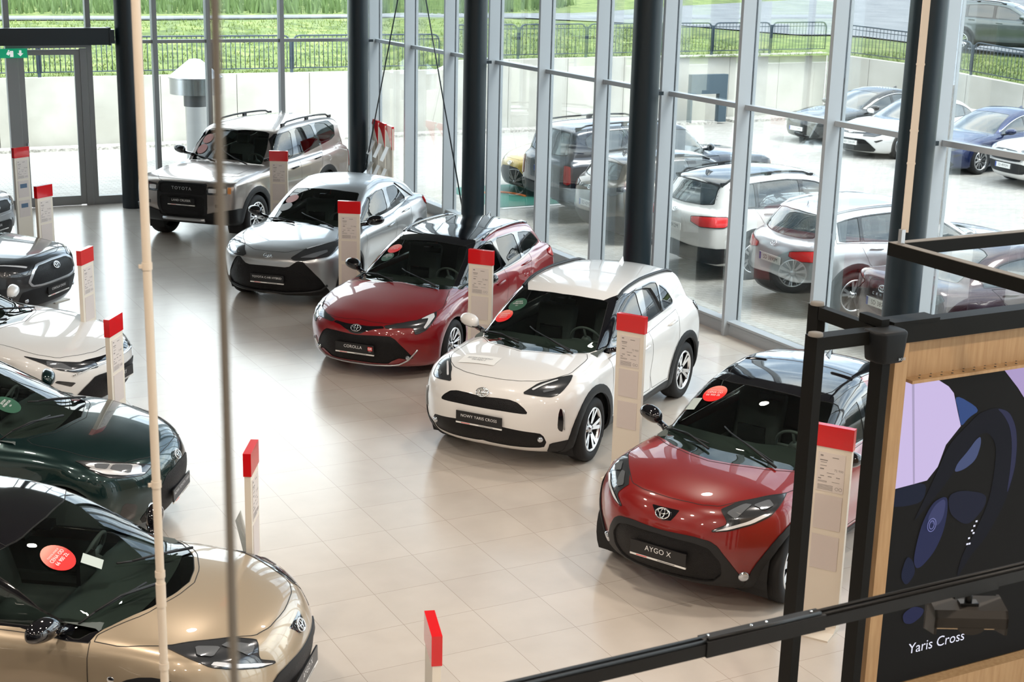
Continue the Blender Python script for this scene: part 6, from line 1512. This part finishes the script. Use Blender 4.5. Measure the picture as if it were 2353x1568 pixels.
o = bm_obj('hanging_cable', bm, principled('cable_grey', (.16, .14, .115), .6), smooth=True, angle=40); o.location = (.389, 1.321, 0); tag(o, 'thin blurred grey brown cable hanging right in front of the camera', 'cable')

# lighting track across the foreground with its floodlight
track_m = principled('track_black', (.005, .005, .005), .4, spec=.3)
A, B = Vector((.6, 4.65, 2.42)), Vector((4.6, 2.86, 3.30)); D = (Vector((3.717, 3.264, 3.11)) - Vector((2.144, 3.983, 2.741))).normalized()
A = Vector((2.144, 3.983, 2.741)) - D*1.0; B = Vector((3.717, 3.264, 3.11)) + D*1.2; Mt = Vector((2.714, 3.723, 2.877)); Mt2 = Vector((3.084, 3.557, 2.972))
TY, TZ = 3.695, 2.873
o6 = empty('lighting_track', (2.9, TY, TZ), label='black lighting track with a joint sleeve crossing the bottom right of the view', cat='track')
bm = bmesh.new()
for a, b in ((-.6, 2.74), (3.18, 6.2)):
    c = (a+b)/2 - 2.9
    box(bm, (c, 0, -.004), (b-a, .050, .046)); tube(bm, [(a-2.9, -.014, .022), (b-2.9, -.014, .022)], .008, 8); tube(bm, [(a-2.9, .014, .022), (b-2.9, .014, .022)], .008, 8)
bm_obj('rail', bm, track_m, o6)
bm = bmesh.new(); box(bm, (2.9625-2.9, 0, -.002), (.505, .060, .058)); bevel_all(bm, .003, 1); tube(bm, [(2.72-2.9, -.015, .028), (3.20-2.9, -.015, .028)], .008, 8); bm_obj('joint_sleeve', bm, track_m, o6)
bm = bmesh.new()
for x in (2.74, 2.92, 2.985, 3.18): lathe(bm, [(0, .004), (.004, .004), (.005, 0)], 10, c=(x - 2.9, .012, .028))
bm_obj('screw', bm, chrome, o6)
for x in (-.3, 5.9):
    bm = bmesh.new(); tube(bm, [(x-2.9, 0, .02), (x-2.9, 0, CEIL - TZ)], .004, 6); bm_obj('suspension_wire', bm, track_m, o6)
o7 = empty('track_floodlight', (3.925, TY, TZ - .13), math.radians(-27), 'black boxy floodlight hanging under the lighting track before the screen', 'lamp')
lb = principled('lamp_housing', (.022, .019, .016), .5, spec=.25)
bm = bmesh.new(); prism(bm, [(-.138, .055, .055), (-.138, -.045, .040), (-.138, -.062, .015), (-.138, -.062, -.026), (-.138, -.054, -.026), (-.138, -.054, .005), (-.138, .045, .02), (-.138, .055, -.085), (-.138, .067, -.085)][::-1], (.276, 0, 0))
for s_ in (-.138, .128): prism(bm, [(s_, .067, .055), (s_, -.045, .040), (s_, -.062, .015), (s_, -.062, -.052), (s_, .067, -.088)], (.010, 0, 0))
fix(bm); bm_obj('housing', bm, lb, o7)
bm = bmesh.new(); box(bm, (0, .045, -.035), (.266, .006, .09)); box(bm, (0, 0, .0), (.266, .09, .006)); bm_obj('reflector', bm, principled('lamp_reflector', (.55, .42, .28), .25, .6), o7)
bm = bmesh.new(); prism(bm, [(.05*math.cos(t_), -.064, -.050 + .035*math.sin(t_)*.8 + .026) for t_ in [PI + PI*k/12 for k in range(13)]], (0, .006, 0)); lathe(bm, [(0, -.050), (.020, -.050), (.022, .03)], 16, 'Y', 0, (0, 0, -.020)); fix(bm); bm_obj('shield_disc', bm, lb, o7)
bm = bmesh.new(); tube(bm, [(0, 0, .04), (0, 0, .105)], .014, 10); box(bm, (0, 0, .050), (.07, .04, .012)); bm_obj('swivel', bm, track_m, o7)
bm = bmesh.new(); box(bm, (.02, 0, .100), (.22, .026, .018), rz=math.radians(27)); bm_obj('track_adapter', bm, track_m, o7)
# ---------------------------------------------------------------- windscreen stickers and bonnet cards
def sticker(kind, s, y, r=.11, lines=(), name='round_sticker', w=None, h=None, tilt=0., rot=0.):
    def fn(root, m, F, lift, made, mats):
        c = lift(('T', s, y)); n = lift.normal(c); X = Vector((0, 1, 0)); X = (X - n*X.dot(n)).normalized(); U = n.cross(X)
        if U.z < 0: U = -U
        if rot: X, U = (X*math.cos(rot) + U*math.sin(rot)), (U*math.cos(rot) - X*math.sin(rot))
        bm = bmesh.new(); rings = [[bm.verts.new(c + n*.006)]]
        def P(a, b):
            q = c + X*a + U*b; q = q - n*float(F(np.array([tuple(q)]))[0]); return q + lift.normal(q)*.006
        if w:
            g = [[bm.verts.new(P(-w/2 + w*i/4, -h/2 + h*j/4)) for j in range(5)] for i in range(5)]
            for i in range(4):
                for j in range(4): bm.faces.new((g[i][j], g[i+1][j], g[i+1][j+1], g[i][j+1]))
        else:
            for k in (1, 2): rings.append([bm.verts.new(P(r*k/2*math.cos(t), r*k/2*math.sin(t))) for t in [2*PI*i/28 for i in range(28)]])
            for i in range(28):
                bm.faces.new((rings[0][0], rings[1][i], rings[1][(i+1) % 28])); bm.faces.new((rings[1][i], rings[2][i], rings[2][(i+1) % 28], rings[1][(i+1) % 28]))
        o = bm_obj(name, bm, kind(), root, True)
        if lines:
            bm = bmesh.new()
            for t, sz, dy in lines: add_text(bm, t, sz, frame(P(0, dy) + n*.004, X, U, n), align='CENTER')
            bm_obj('sticker_text', bm, white_ink if kind is not paper else ink, o)
        return o
    return fn
def paper(): return plate_white
def green_s(): return sticker_green
def grey_s(): return principled('sticker_grey', (.30, .31, .31), .4)
def pink_s(): return principled('sticker_pink', (.55, .24, .22), .4)
def slip(): return sticker_paper
CENA = (('TOYOTA AYGO X', .017, .040), ('CENA OD', .036, .010), ('66 900 ZŁ', .036, -.028))
HYB = (('JESTEM', .030, .045), ('HYBRYDĄ', .030, .012), ('HEV', .020, -.025))

def side_badge(root, m, F, lift, made, mats):
    for sg in (1, -1):
        p = lift(('S', 1.0, .74)); n = lift.normal(p)
        eb = bmesh.new(); lathe(eb, [(0, .004), (.020, .004), (.024, 0)], 20, 'Y'); fix(eb)
        bmesh.ops.translate(eb, verts=eb.verts, vec=(p.x, p.y, p.z))
        for v in eb.verts: v.co.y *= sg
        fix(eb); bm_obj('wing_badge', eb, chrome, root, True)
def lamps(spec):
    """Bright inserts laid on the headlight: (part, material, points in lift notation, offset)."""
    def fn(root, m, F, lift, made, mats):
        hosts = made.get('headlight', [])
        for k, sg in enumerate((1, -1)):
            host = hosts[k] if k < len(hosts) and hosts[k] else root
            for nm, mt, pts, off in spec:
                P = [(F.L/2 - p[0], p[1], p[2]) if p[0] not in ('S', 'F', 'T', 'R') else p for p in pts]
                bm_obj(nm, conform(F, lift, P, off, sg=sg), mats[mt], host)
    return fn
def strip(a_pts, name, mat, r=.012, off=.006, host=None, mirror=True):
    def fn(root, m, F, lift, made, mats):
        P0 = [lift(p) for p in a_pts]; P = []
        for a, b in zip(P0[:-1], P0[1:]): P += [a.lerp(b, k/4) for k in range(4)]
        P.append(P0[-1]); P = [p - lift.normal(p)*float(F(np.array([tuple(p)]))[0]) for p in P]
        for k, sg in enumerate((1, -1) if mirror else (1,)):
            h = made.get(host, [root]); h = h[k] if len(h) > k and h[k] else root
            bm = bmesh.new(); tube(bm, [((p + lift.normal(p)*off).x, (p + lift.normal(p)*off).y*sg, (p + lift.normal(p)*off).z) for p in P], r, 6)
            bm_obj(name, bm, mats[mat], h, True)
    return fn
def arc_strip(a_pts, name, mat, r=.012, off=.006):
    """Trim running right across the nose."""
    full = a_pts + [(p[0], -p[1], p[2]) if p[0] == 'F' else p for p in a_pts[::-1][1:]]
    return strip(full, name, mat, r, off, mirror=False)
def text_on(side, y, z, txt, size, mat='silver', space=1.2, name='maker_lettering'):
    def fn(root, m, F, lift, made, mats):
        p = lift((side, y, z)); sx = 1 if side == 'F' else -1
        bm = bmesh.new(); add_text(bm, txt, size, frame(Vector((p.x + sx*.016, y, z)), Vector((0, sx, 0)), Vector((0, 0, 1)), Vector((sx, 0, 0))), depth=.004, space=space, bold=.001)
        bm_obj(name, bm, mats[mat], root)
    return fn
def gr_mark(root, m, F, lift, made, mats):
    p = lift(('F', 0, m['fpz'])); Mx = frame(Vector((p.x + .027, .19, m['fpz'] + .012)), Vector((0, 1, 0)), Vector((0, 0, 1)), Vector((1, 0, 0)))
    bm = bmesh.new(); box(bm, (.02, 0, 0), (.06, .048, .004)); bmesh.ops.transform(bm, matrix=Mx, verts=bm.verts); o = bm_obj('sport_badge', bm, red_ink, root)
    bm = bmesh.new(); add_text(bm, 'GR', .042, Mx @ Matrix.Translation((.02, 0, .003)), bold=.001); add_text(bm, 'SPORT', .012, Mx @ Matrix.Translation((.02, -.034, .003))); bm_obj('lettering', bm, white_ink, o)
def fogs(y, z, r, side='F'):
    def fn(root, m, F, lift, made, mats):
        for sg in (1, -1):
            p = lift((side, y, z)); n = lift.normal(p); bm = bmesh.new()
            lathe(bm, [(0, .016), (r*.7, .014), (r, .008), (r, -.02)], 20, 'X'); fix(bm)
            q = n.to_track_quat('X', 'Z').to_matrix().to_4x4(); bmesh.ops.transform(bm, matrix=Matrix.Translation(p + n*.008) @ q, verts=bm.verts)
            for v in bm.verts: v.co.y *= sg
            fix(bm); bm_obj('fog_light', bm, lamp_clear, root, True)
    return fn
def window_line(pts_fn=None):
    def fn(root, m, F, lift, made, mats):
        pil = m['pillars']; s0, s1 = pil[0][0] - .06, pil[-1][1] + .05
        def top(s): return float(F.gh(s - (m.get('bowf', .16)*.75 if s < m['smid'] else -m.get('bowr', .12)*.75))) - m.get('crown', .045)*.75 - m.get('dtop', .105) + .02
        P = [('S', s, max(top(s), float(F.belt(s)) + .03)) for s in np.linspace(s0, s1, 16)]
        for sg in (1, -1):
            bm = bmesh.new(); Q = [lift(p) for p in P] + [lift(('S', s1 + .01, float(F.belt(s1)) + .03))] + [lift(('S', s, float(F.belt(s)) + .015)) for s in np.linspace(s1, s0, 8)]
            tube(bm, [(q.x, (q.y + .003)*sg, q.z) for q in Q], .011, 5); bm_obj('chrome_window_line', bm, satin_silver if 0 else chrome, root, True)
    return fn

# ---------------------------------------------------------------- cars inside the showroom
def place(o, x, y, deg): o.location = (x, y, 0); o.rotation_euler = (0, 0, math.radians(deg)); return o
p_white = paint('pearl_white', (.77, .76, .745), 0, .3)
p_red = paint('deep_red', (.21, .002, .006), .0, .3)
p_aygo_red = paint('chilli_red', (.21, .004, .003), .0, .3)
p_silver = paint('silver_metal', (.50, .515, .53), .75, .30)
p_bronze = paint('greige_metal', (.38, .335, .31), .7, .30)
p_grey = paint('graphite', (.045, .047, .050), .6, .3)
p_green = paint('forest_green', (.006, .026, .026), .5, .24)
p_beige = paint('beige_metal', (.40, .32, .225), .35, .32)
p_black = paint('car_black', (.006, .006, .008), .1, .15)
def aygo_lamps():
    return [lamps([('lamp_reflector', 'clear', [(.22,.47,.83), (.36,.56,.885), (.40,.60,.86), (.24,.54,.78)], .008), ('lamp_reflector', 'clear', [(.38,.62,.895), (.52,.69,.92), (.50,.74,.87), (.41,.70,.85)], .009),
                   ('daytime_light', 'white', [(.11,.43,.703), (.17,.53,.725), (.30,.66,.772), (.42,.74,.82), (.40,.72,.835), (.28,.64,.79), (.16,.52,.745)], .009)])]
place(build_car('yaris_cross', p_white, dict(label='white compact crossover with black arch trim and a white card on its bonnet', fplate=('NOWY YARIS CROSS', 'show'), steer=.06,
    extra=[sticker(green_s, 1.66, -.45, .11, HYB), sticker(sticker_red, 1.50, -.53, .105, (('7 NAGRÓD', .026, .03), ('ŚWIATA', .026, .0), ('TOYOTY', .026, -.03))),
           sticker(paper, .50, -.28, lines=(('JESTEM DOSTĘPNY', .034, .015), ('OD RĘKI :)', .034, -.025)), name='bonnet_card', w=.42, h=.19), fogs(.60, .385, .028),
           lamps([('daytime_light', 'white', [(.20,.47,.872), (.32,.54,.905), (.46,.63,.935), (.45,.64,.925), (.30,.55,.893), (.20,.49,.86)], .008), ('lamp_reflector', 'clear', [(.24,.58,.83), (.32,.66,.85), (.34,.66,.87), (.25,.57,.855)], .007)]),
           strip([('S', .30, .69), ('S', .31, .48)], 'vent_trim', 'silver', .007, .010)])), 7.978, 13.693, 214.9)
place(build_car('aygo', p_aygo_red, dict(label='red city car with a black roof, partly hidden by the dark posts', roof=gloss_black, mirror=gloss_black, fplate=('AYGO X', 'show'), clad_mat=grey_plastic, steer=.05,
    extra=[sticker(sticker_red, 1.62, -.44, .115, CENA), sticker(slip, 1.50, -.58, name='paper_slip', w=.10, h=.16), fogs(.64, .33, .045)] + aygo_lamps())), 7.866, 9.932, 205.8)
place(build_car('corolla_wagon', p_red, dict(label='deep red estate car with a gloss black roof', roof=gloss_black, fplate=('COROLLA   ', 'show'), mirror=gloss_black, steer=.05,
    extra=[sticker(sticker_red, 1.91, -.44, .10, (('CENA OD', .026, .02), ('107 900 ZŁ', .026, -.015))), sticker(green_s, 1.74, -.46, .09, HYB), fogs(.60, .30, .024), gr_mark,
           arc_strip([('F', .70, .40), ('F', .60, .27), ('F', .50, .215), ('F', .3, .20), ('F', 0, .195)], 'lower_chrome_trim', 'silver', .010, .012),
           lamps([('lamp_reflector', 'white', [(.40,.68,.742), (.60,.76,.785), (.55,.79,.745), (.44,.77,.68), (.36,.75,.63), (.36,.73,.65), (.44,.74,.70), (.48,.74,.735)], .008)])])), 8.071, 17.401, 219.8)
place(build_car('chr', p_silver, dict(label='silver crossover with a black grille and black mirrors', fplate=('TOYOTA C-HR HYBRID', 'show'), mirror=gloss_black, clad_mat=grey_plastic, steer=.05,
    extra=[sticker(pink_s, 1.80, -.45, .105), sticker(grey_s, 1.62, -.47, .105),
           lamps([('daytime_light', 'white', [(.30,.48,.872), (.50,.62,.893), (.74,.74,.915), (.74,.745,.905), (.48,.62,.88), (.30,.50,.855)], .008), ('lamp_reflector', 'clear', [(.12,.45,.757), (.28,.60,.79), (.44,.74,.83), (.40,.76,.81), (.22,.64,.765)], .007)]),
           arc_strip([('F', .78, .36), ('F', .70, .29), ('F', .4, .26), ('F', 0, .255)], 'lower_trim', 'grey', .016, .008), strip([('S', 3.2, 1.40), ('S', 3.55, 1.22), ('S', 3.75, 1.12)], 'pillar_trim', 'black', .014, .0)])), 7.947, 21.136, 225.0)
place(build_car('land_cruiser', p_bronze, dict(label='large grey-bronze boxy off-roader with black roof rails', fplate=('LAND CRUISER', 'show'), mirror=gloss_black, clad_mat=black_plastic, steer=.0,
    extra=[sticker(pink_s, 1.88, -.52, .11), sticker(pink_s, 1.72, -.56, .11), text_on('F', 0, .975, 'TOYOTA', .075, 'silver', 1.35),
           lamps([('lamp_reflector', 'white', [('F', .50, 1.0), ('F', .64, 1.0), ('F', .64, .93), ('F', .50, .93)], .006), ('lamp_reflector', 'white', [('F', .67, 1.0), ('F', .80, 1.01), ('F', .80, .93), ('F', .67, .93)], .006)]),
           strip([('F', -.40, .455), ('F', 0, .45), ('F', .40, .455)], 'skid_plate', 'silver', .035, .02, mirror=False)])), 8.298, 26.209, 224.3)
place(build_car('corolla_cross', p_grey, dict(label='dark graphite crossover at the left edge with a wide black grille', fplate=('COROLLA CROSS', 'show'),
    extra=[fogs(.58, .42, .03), lamps([('daytime_light', 'white', [(.16,.50,.835), (.30,.66,.86), (.44,.79,.885), (.45,.80,.87), (.30,.68,.845), (.16,.53,.82)], .008)])])), 1.94, 21.466, -41.5)
place(build_car('rav4', p_silver, dict(label='silver off-road car, only its nose showing at the far left edge', fplate=('RAV4', 'show'))), 1.75, 25.75, -40)
place(build_car('saloon', p_white, dict(label='white saloon at the left edge, its nose behind a price stand', fplate=('CAMRY', 'show'), handle='paint',
    extra=[lamps([('lamp_reflector', 'clear', [(.34,.68,.685), (.48,.75,.705), (.46,.78,.66), (.30,.72,.635), (.22,.64,.63)], .008), ('daytime_light', 'white', [(.13,.50,.60), (.24,.64,.60), (.40,.77,.645), (.40,.775,.655), (.24,.65,.612), (.13,.51,.612)], .010)]),
           arc_strip([('F', .66, .55), ('F', .45, .60), ('F', .2, .605), ('F', 0, .605)], 'chrome_nose_line', 'chrome', .008, .008)])), 1.62, 17.45, -40)
place(build_car('yaris', p_green, dict(label='dark green hatchback with a green round windscreen sticker at the left', fplate=('NOWA TOYOTA YARIS', 'show'), mirror=p_green,
    extra=[sticker(green_s, 1.42, -.30, .115, HYB),
           lamps([('lamp_reflector', 'silver', [(.20,.50,.735), (.40,.645,.775), (.56,.735,.805), (.60,.775,.80), (.46,.765,.745), (.30,.67,.695), (.18,.54,.675)], .007), ('lamp_reflector', 'clear', [(.26,.55,.745), (.40,.65,.77), (.42,.70,.74), (.26,.62,.70)], .009), ('lamp_reflector', 'clear', [(.42,.66,.775), (.54,.72,.79), (.52,.75,.765), (.44,.71,.745)], .009),
                  ('daytime_light', 'white', [(.16,.52,.665), (.30,.66,.69), (.44,.76,.73), (.56,.79,.78), (.545,.785,.79), (.43,.75,.742), (.29,.655,.703), (.16,.52,.678)], .010)])])), 1.508, 13.344, -31)
place(build_car('aygo', p_beige, dict(label='beige city car with a black roof and red price sticker, nearest the camera', roof=gloss_black, mirror=gloss_black, fplate=('AYGO X', 'show'), trim=cabin_seat,
    extra=[sticker(sticker_red, 1.53, -.35, .115, CENA), sticker(slip, 1.36, -.22, name='paper_slip', w=.10, h=.14, rot=.3), side_badge] + aygo_lamps())), 1.462, 9.498, -34.5)
place(build_car('yaris', p_black, dict(label='black car at the very bottom left, only a sliver of roof showing')), .70, 6.72, -34)

# ---------------------------------------------------------------- cars outside, seen through the glass
p_night = paint('night_blue', (.010, .016, .030), .4, .25)
p_maroon = paint('dark_maroon', (.035, .012, .016), .4, .25)
p_blue = paint('midnight_blue', (.012, .022, .085), .45, .25)
p_yellow = paint('mustard_yellow', (.42, .28, .02), .2, .3)
p_bronze2 = paint('dark_bronze', (.10, .085, .065), .6, .3)
p_gg = paint('grey_green', (.10, .12, .12), .5, .3)
LOW = dict(low=True)
place(build_car('land_cruiser', p_night, dict(LOW, label='dark blue-black tall off-roader parked outside with its back to the windows', rplate='SD 3776M', m=dict(rw=1, wheel=(8, 'twin')), clad_mat=grey_plastic)), 16.0, 24.6, .5)
place(build_car('yaris_cross', p_bronze2, dict(LOW, label='dark bronze crossover parked outside behind the second dark column', rplate='SD 4295M', roof=p_black)), 15.4, 22.35, -2)
place(build_car('rav4', p_white, dict(LOW, label='white off-road car with a black roof and big red tail light parked outside', rplate='SD 3912M', roof=p_black)), 15.45, 19.55, 2)
place(build_car('corolla_cross', p_silver, dict(LOW, label='silver crossover parked outside, registration SD 3890M', rplate='SD 3890M', extra=[window_line()])), 15.38, 16.75, -3)
place(build_car('saloon', p_maroon, dict(LOW, label='dark maroon saloon parked outside, registration SD 3876M', rplate='SD 3876M', extra=[text_on('R', 0, .80, 'CAMRY', .05, 'chrome', 2.6)])), 15.45, 14.2, -3)
place(build_car('saloon', p_blue, dict(LOW, label='dark blue saloon with chrome window line parked outside behind the hanging frame', rplate='SD 3954M', extra=[window_line()])), 16.3, 11.6, -3)
place(build_car('yaris', p_white, dict(LOW, label='white hatchback outside at the right edge, mostly hidden behind the portal', rplate='SD 4410M')), 15.0, 9.1, -3)
place(build_car('yaris', p_yellow, dict(LOW, label='mustard yellow hatchback outside facing the showroom', roof=p_black, m=dict(roofcut=(1.90, .48, 3.5, .46)))), 16.2, 27.4, 184)
place(build_car('saloon', p_black, dict(LOW, label='black saloon across the yard with its nose towards us, furthest from the camera', fplate=('SD 3758M', 'reg'), extra=[window_line()])), 28.0, 32.2, 183)
place(build_car('saloon', p_white, dict(LOW, label='white saloon across the yard facing the showroom', fplate=('SD 3301M', 'reg'))), 27.55, 29.7, 188)
place(build_car('saloon', p_blue, dict(LOW, label='dark blue saloon across the yard with chrome window line facing the showroom', extra=[window_line()])), 27.6, 27.0, 188)
place(build_car('corolla_cross', p_white, dict(LOW, label='white and black crossover at the right edge across the yard', fplate=('SD 4592M', 'reg'), roof=p_black, m=dict(roofcut=(2.02, .55, 4.0, .52)))), 27.65, 24.1, 172)
c = place(build_car('rav4', p_gg, dict(LOW, label='grey green car driving on the road at the top right')), 38.3, 37.2, -58); c.location.z = bank_z(38.3, 37.2) + .10
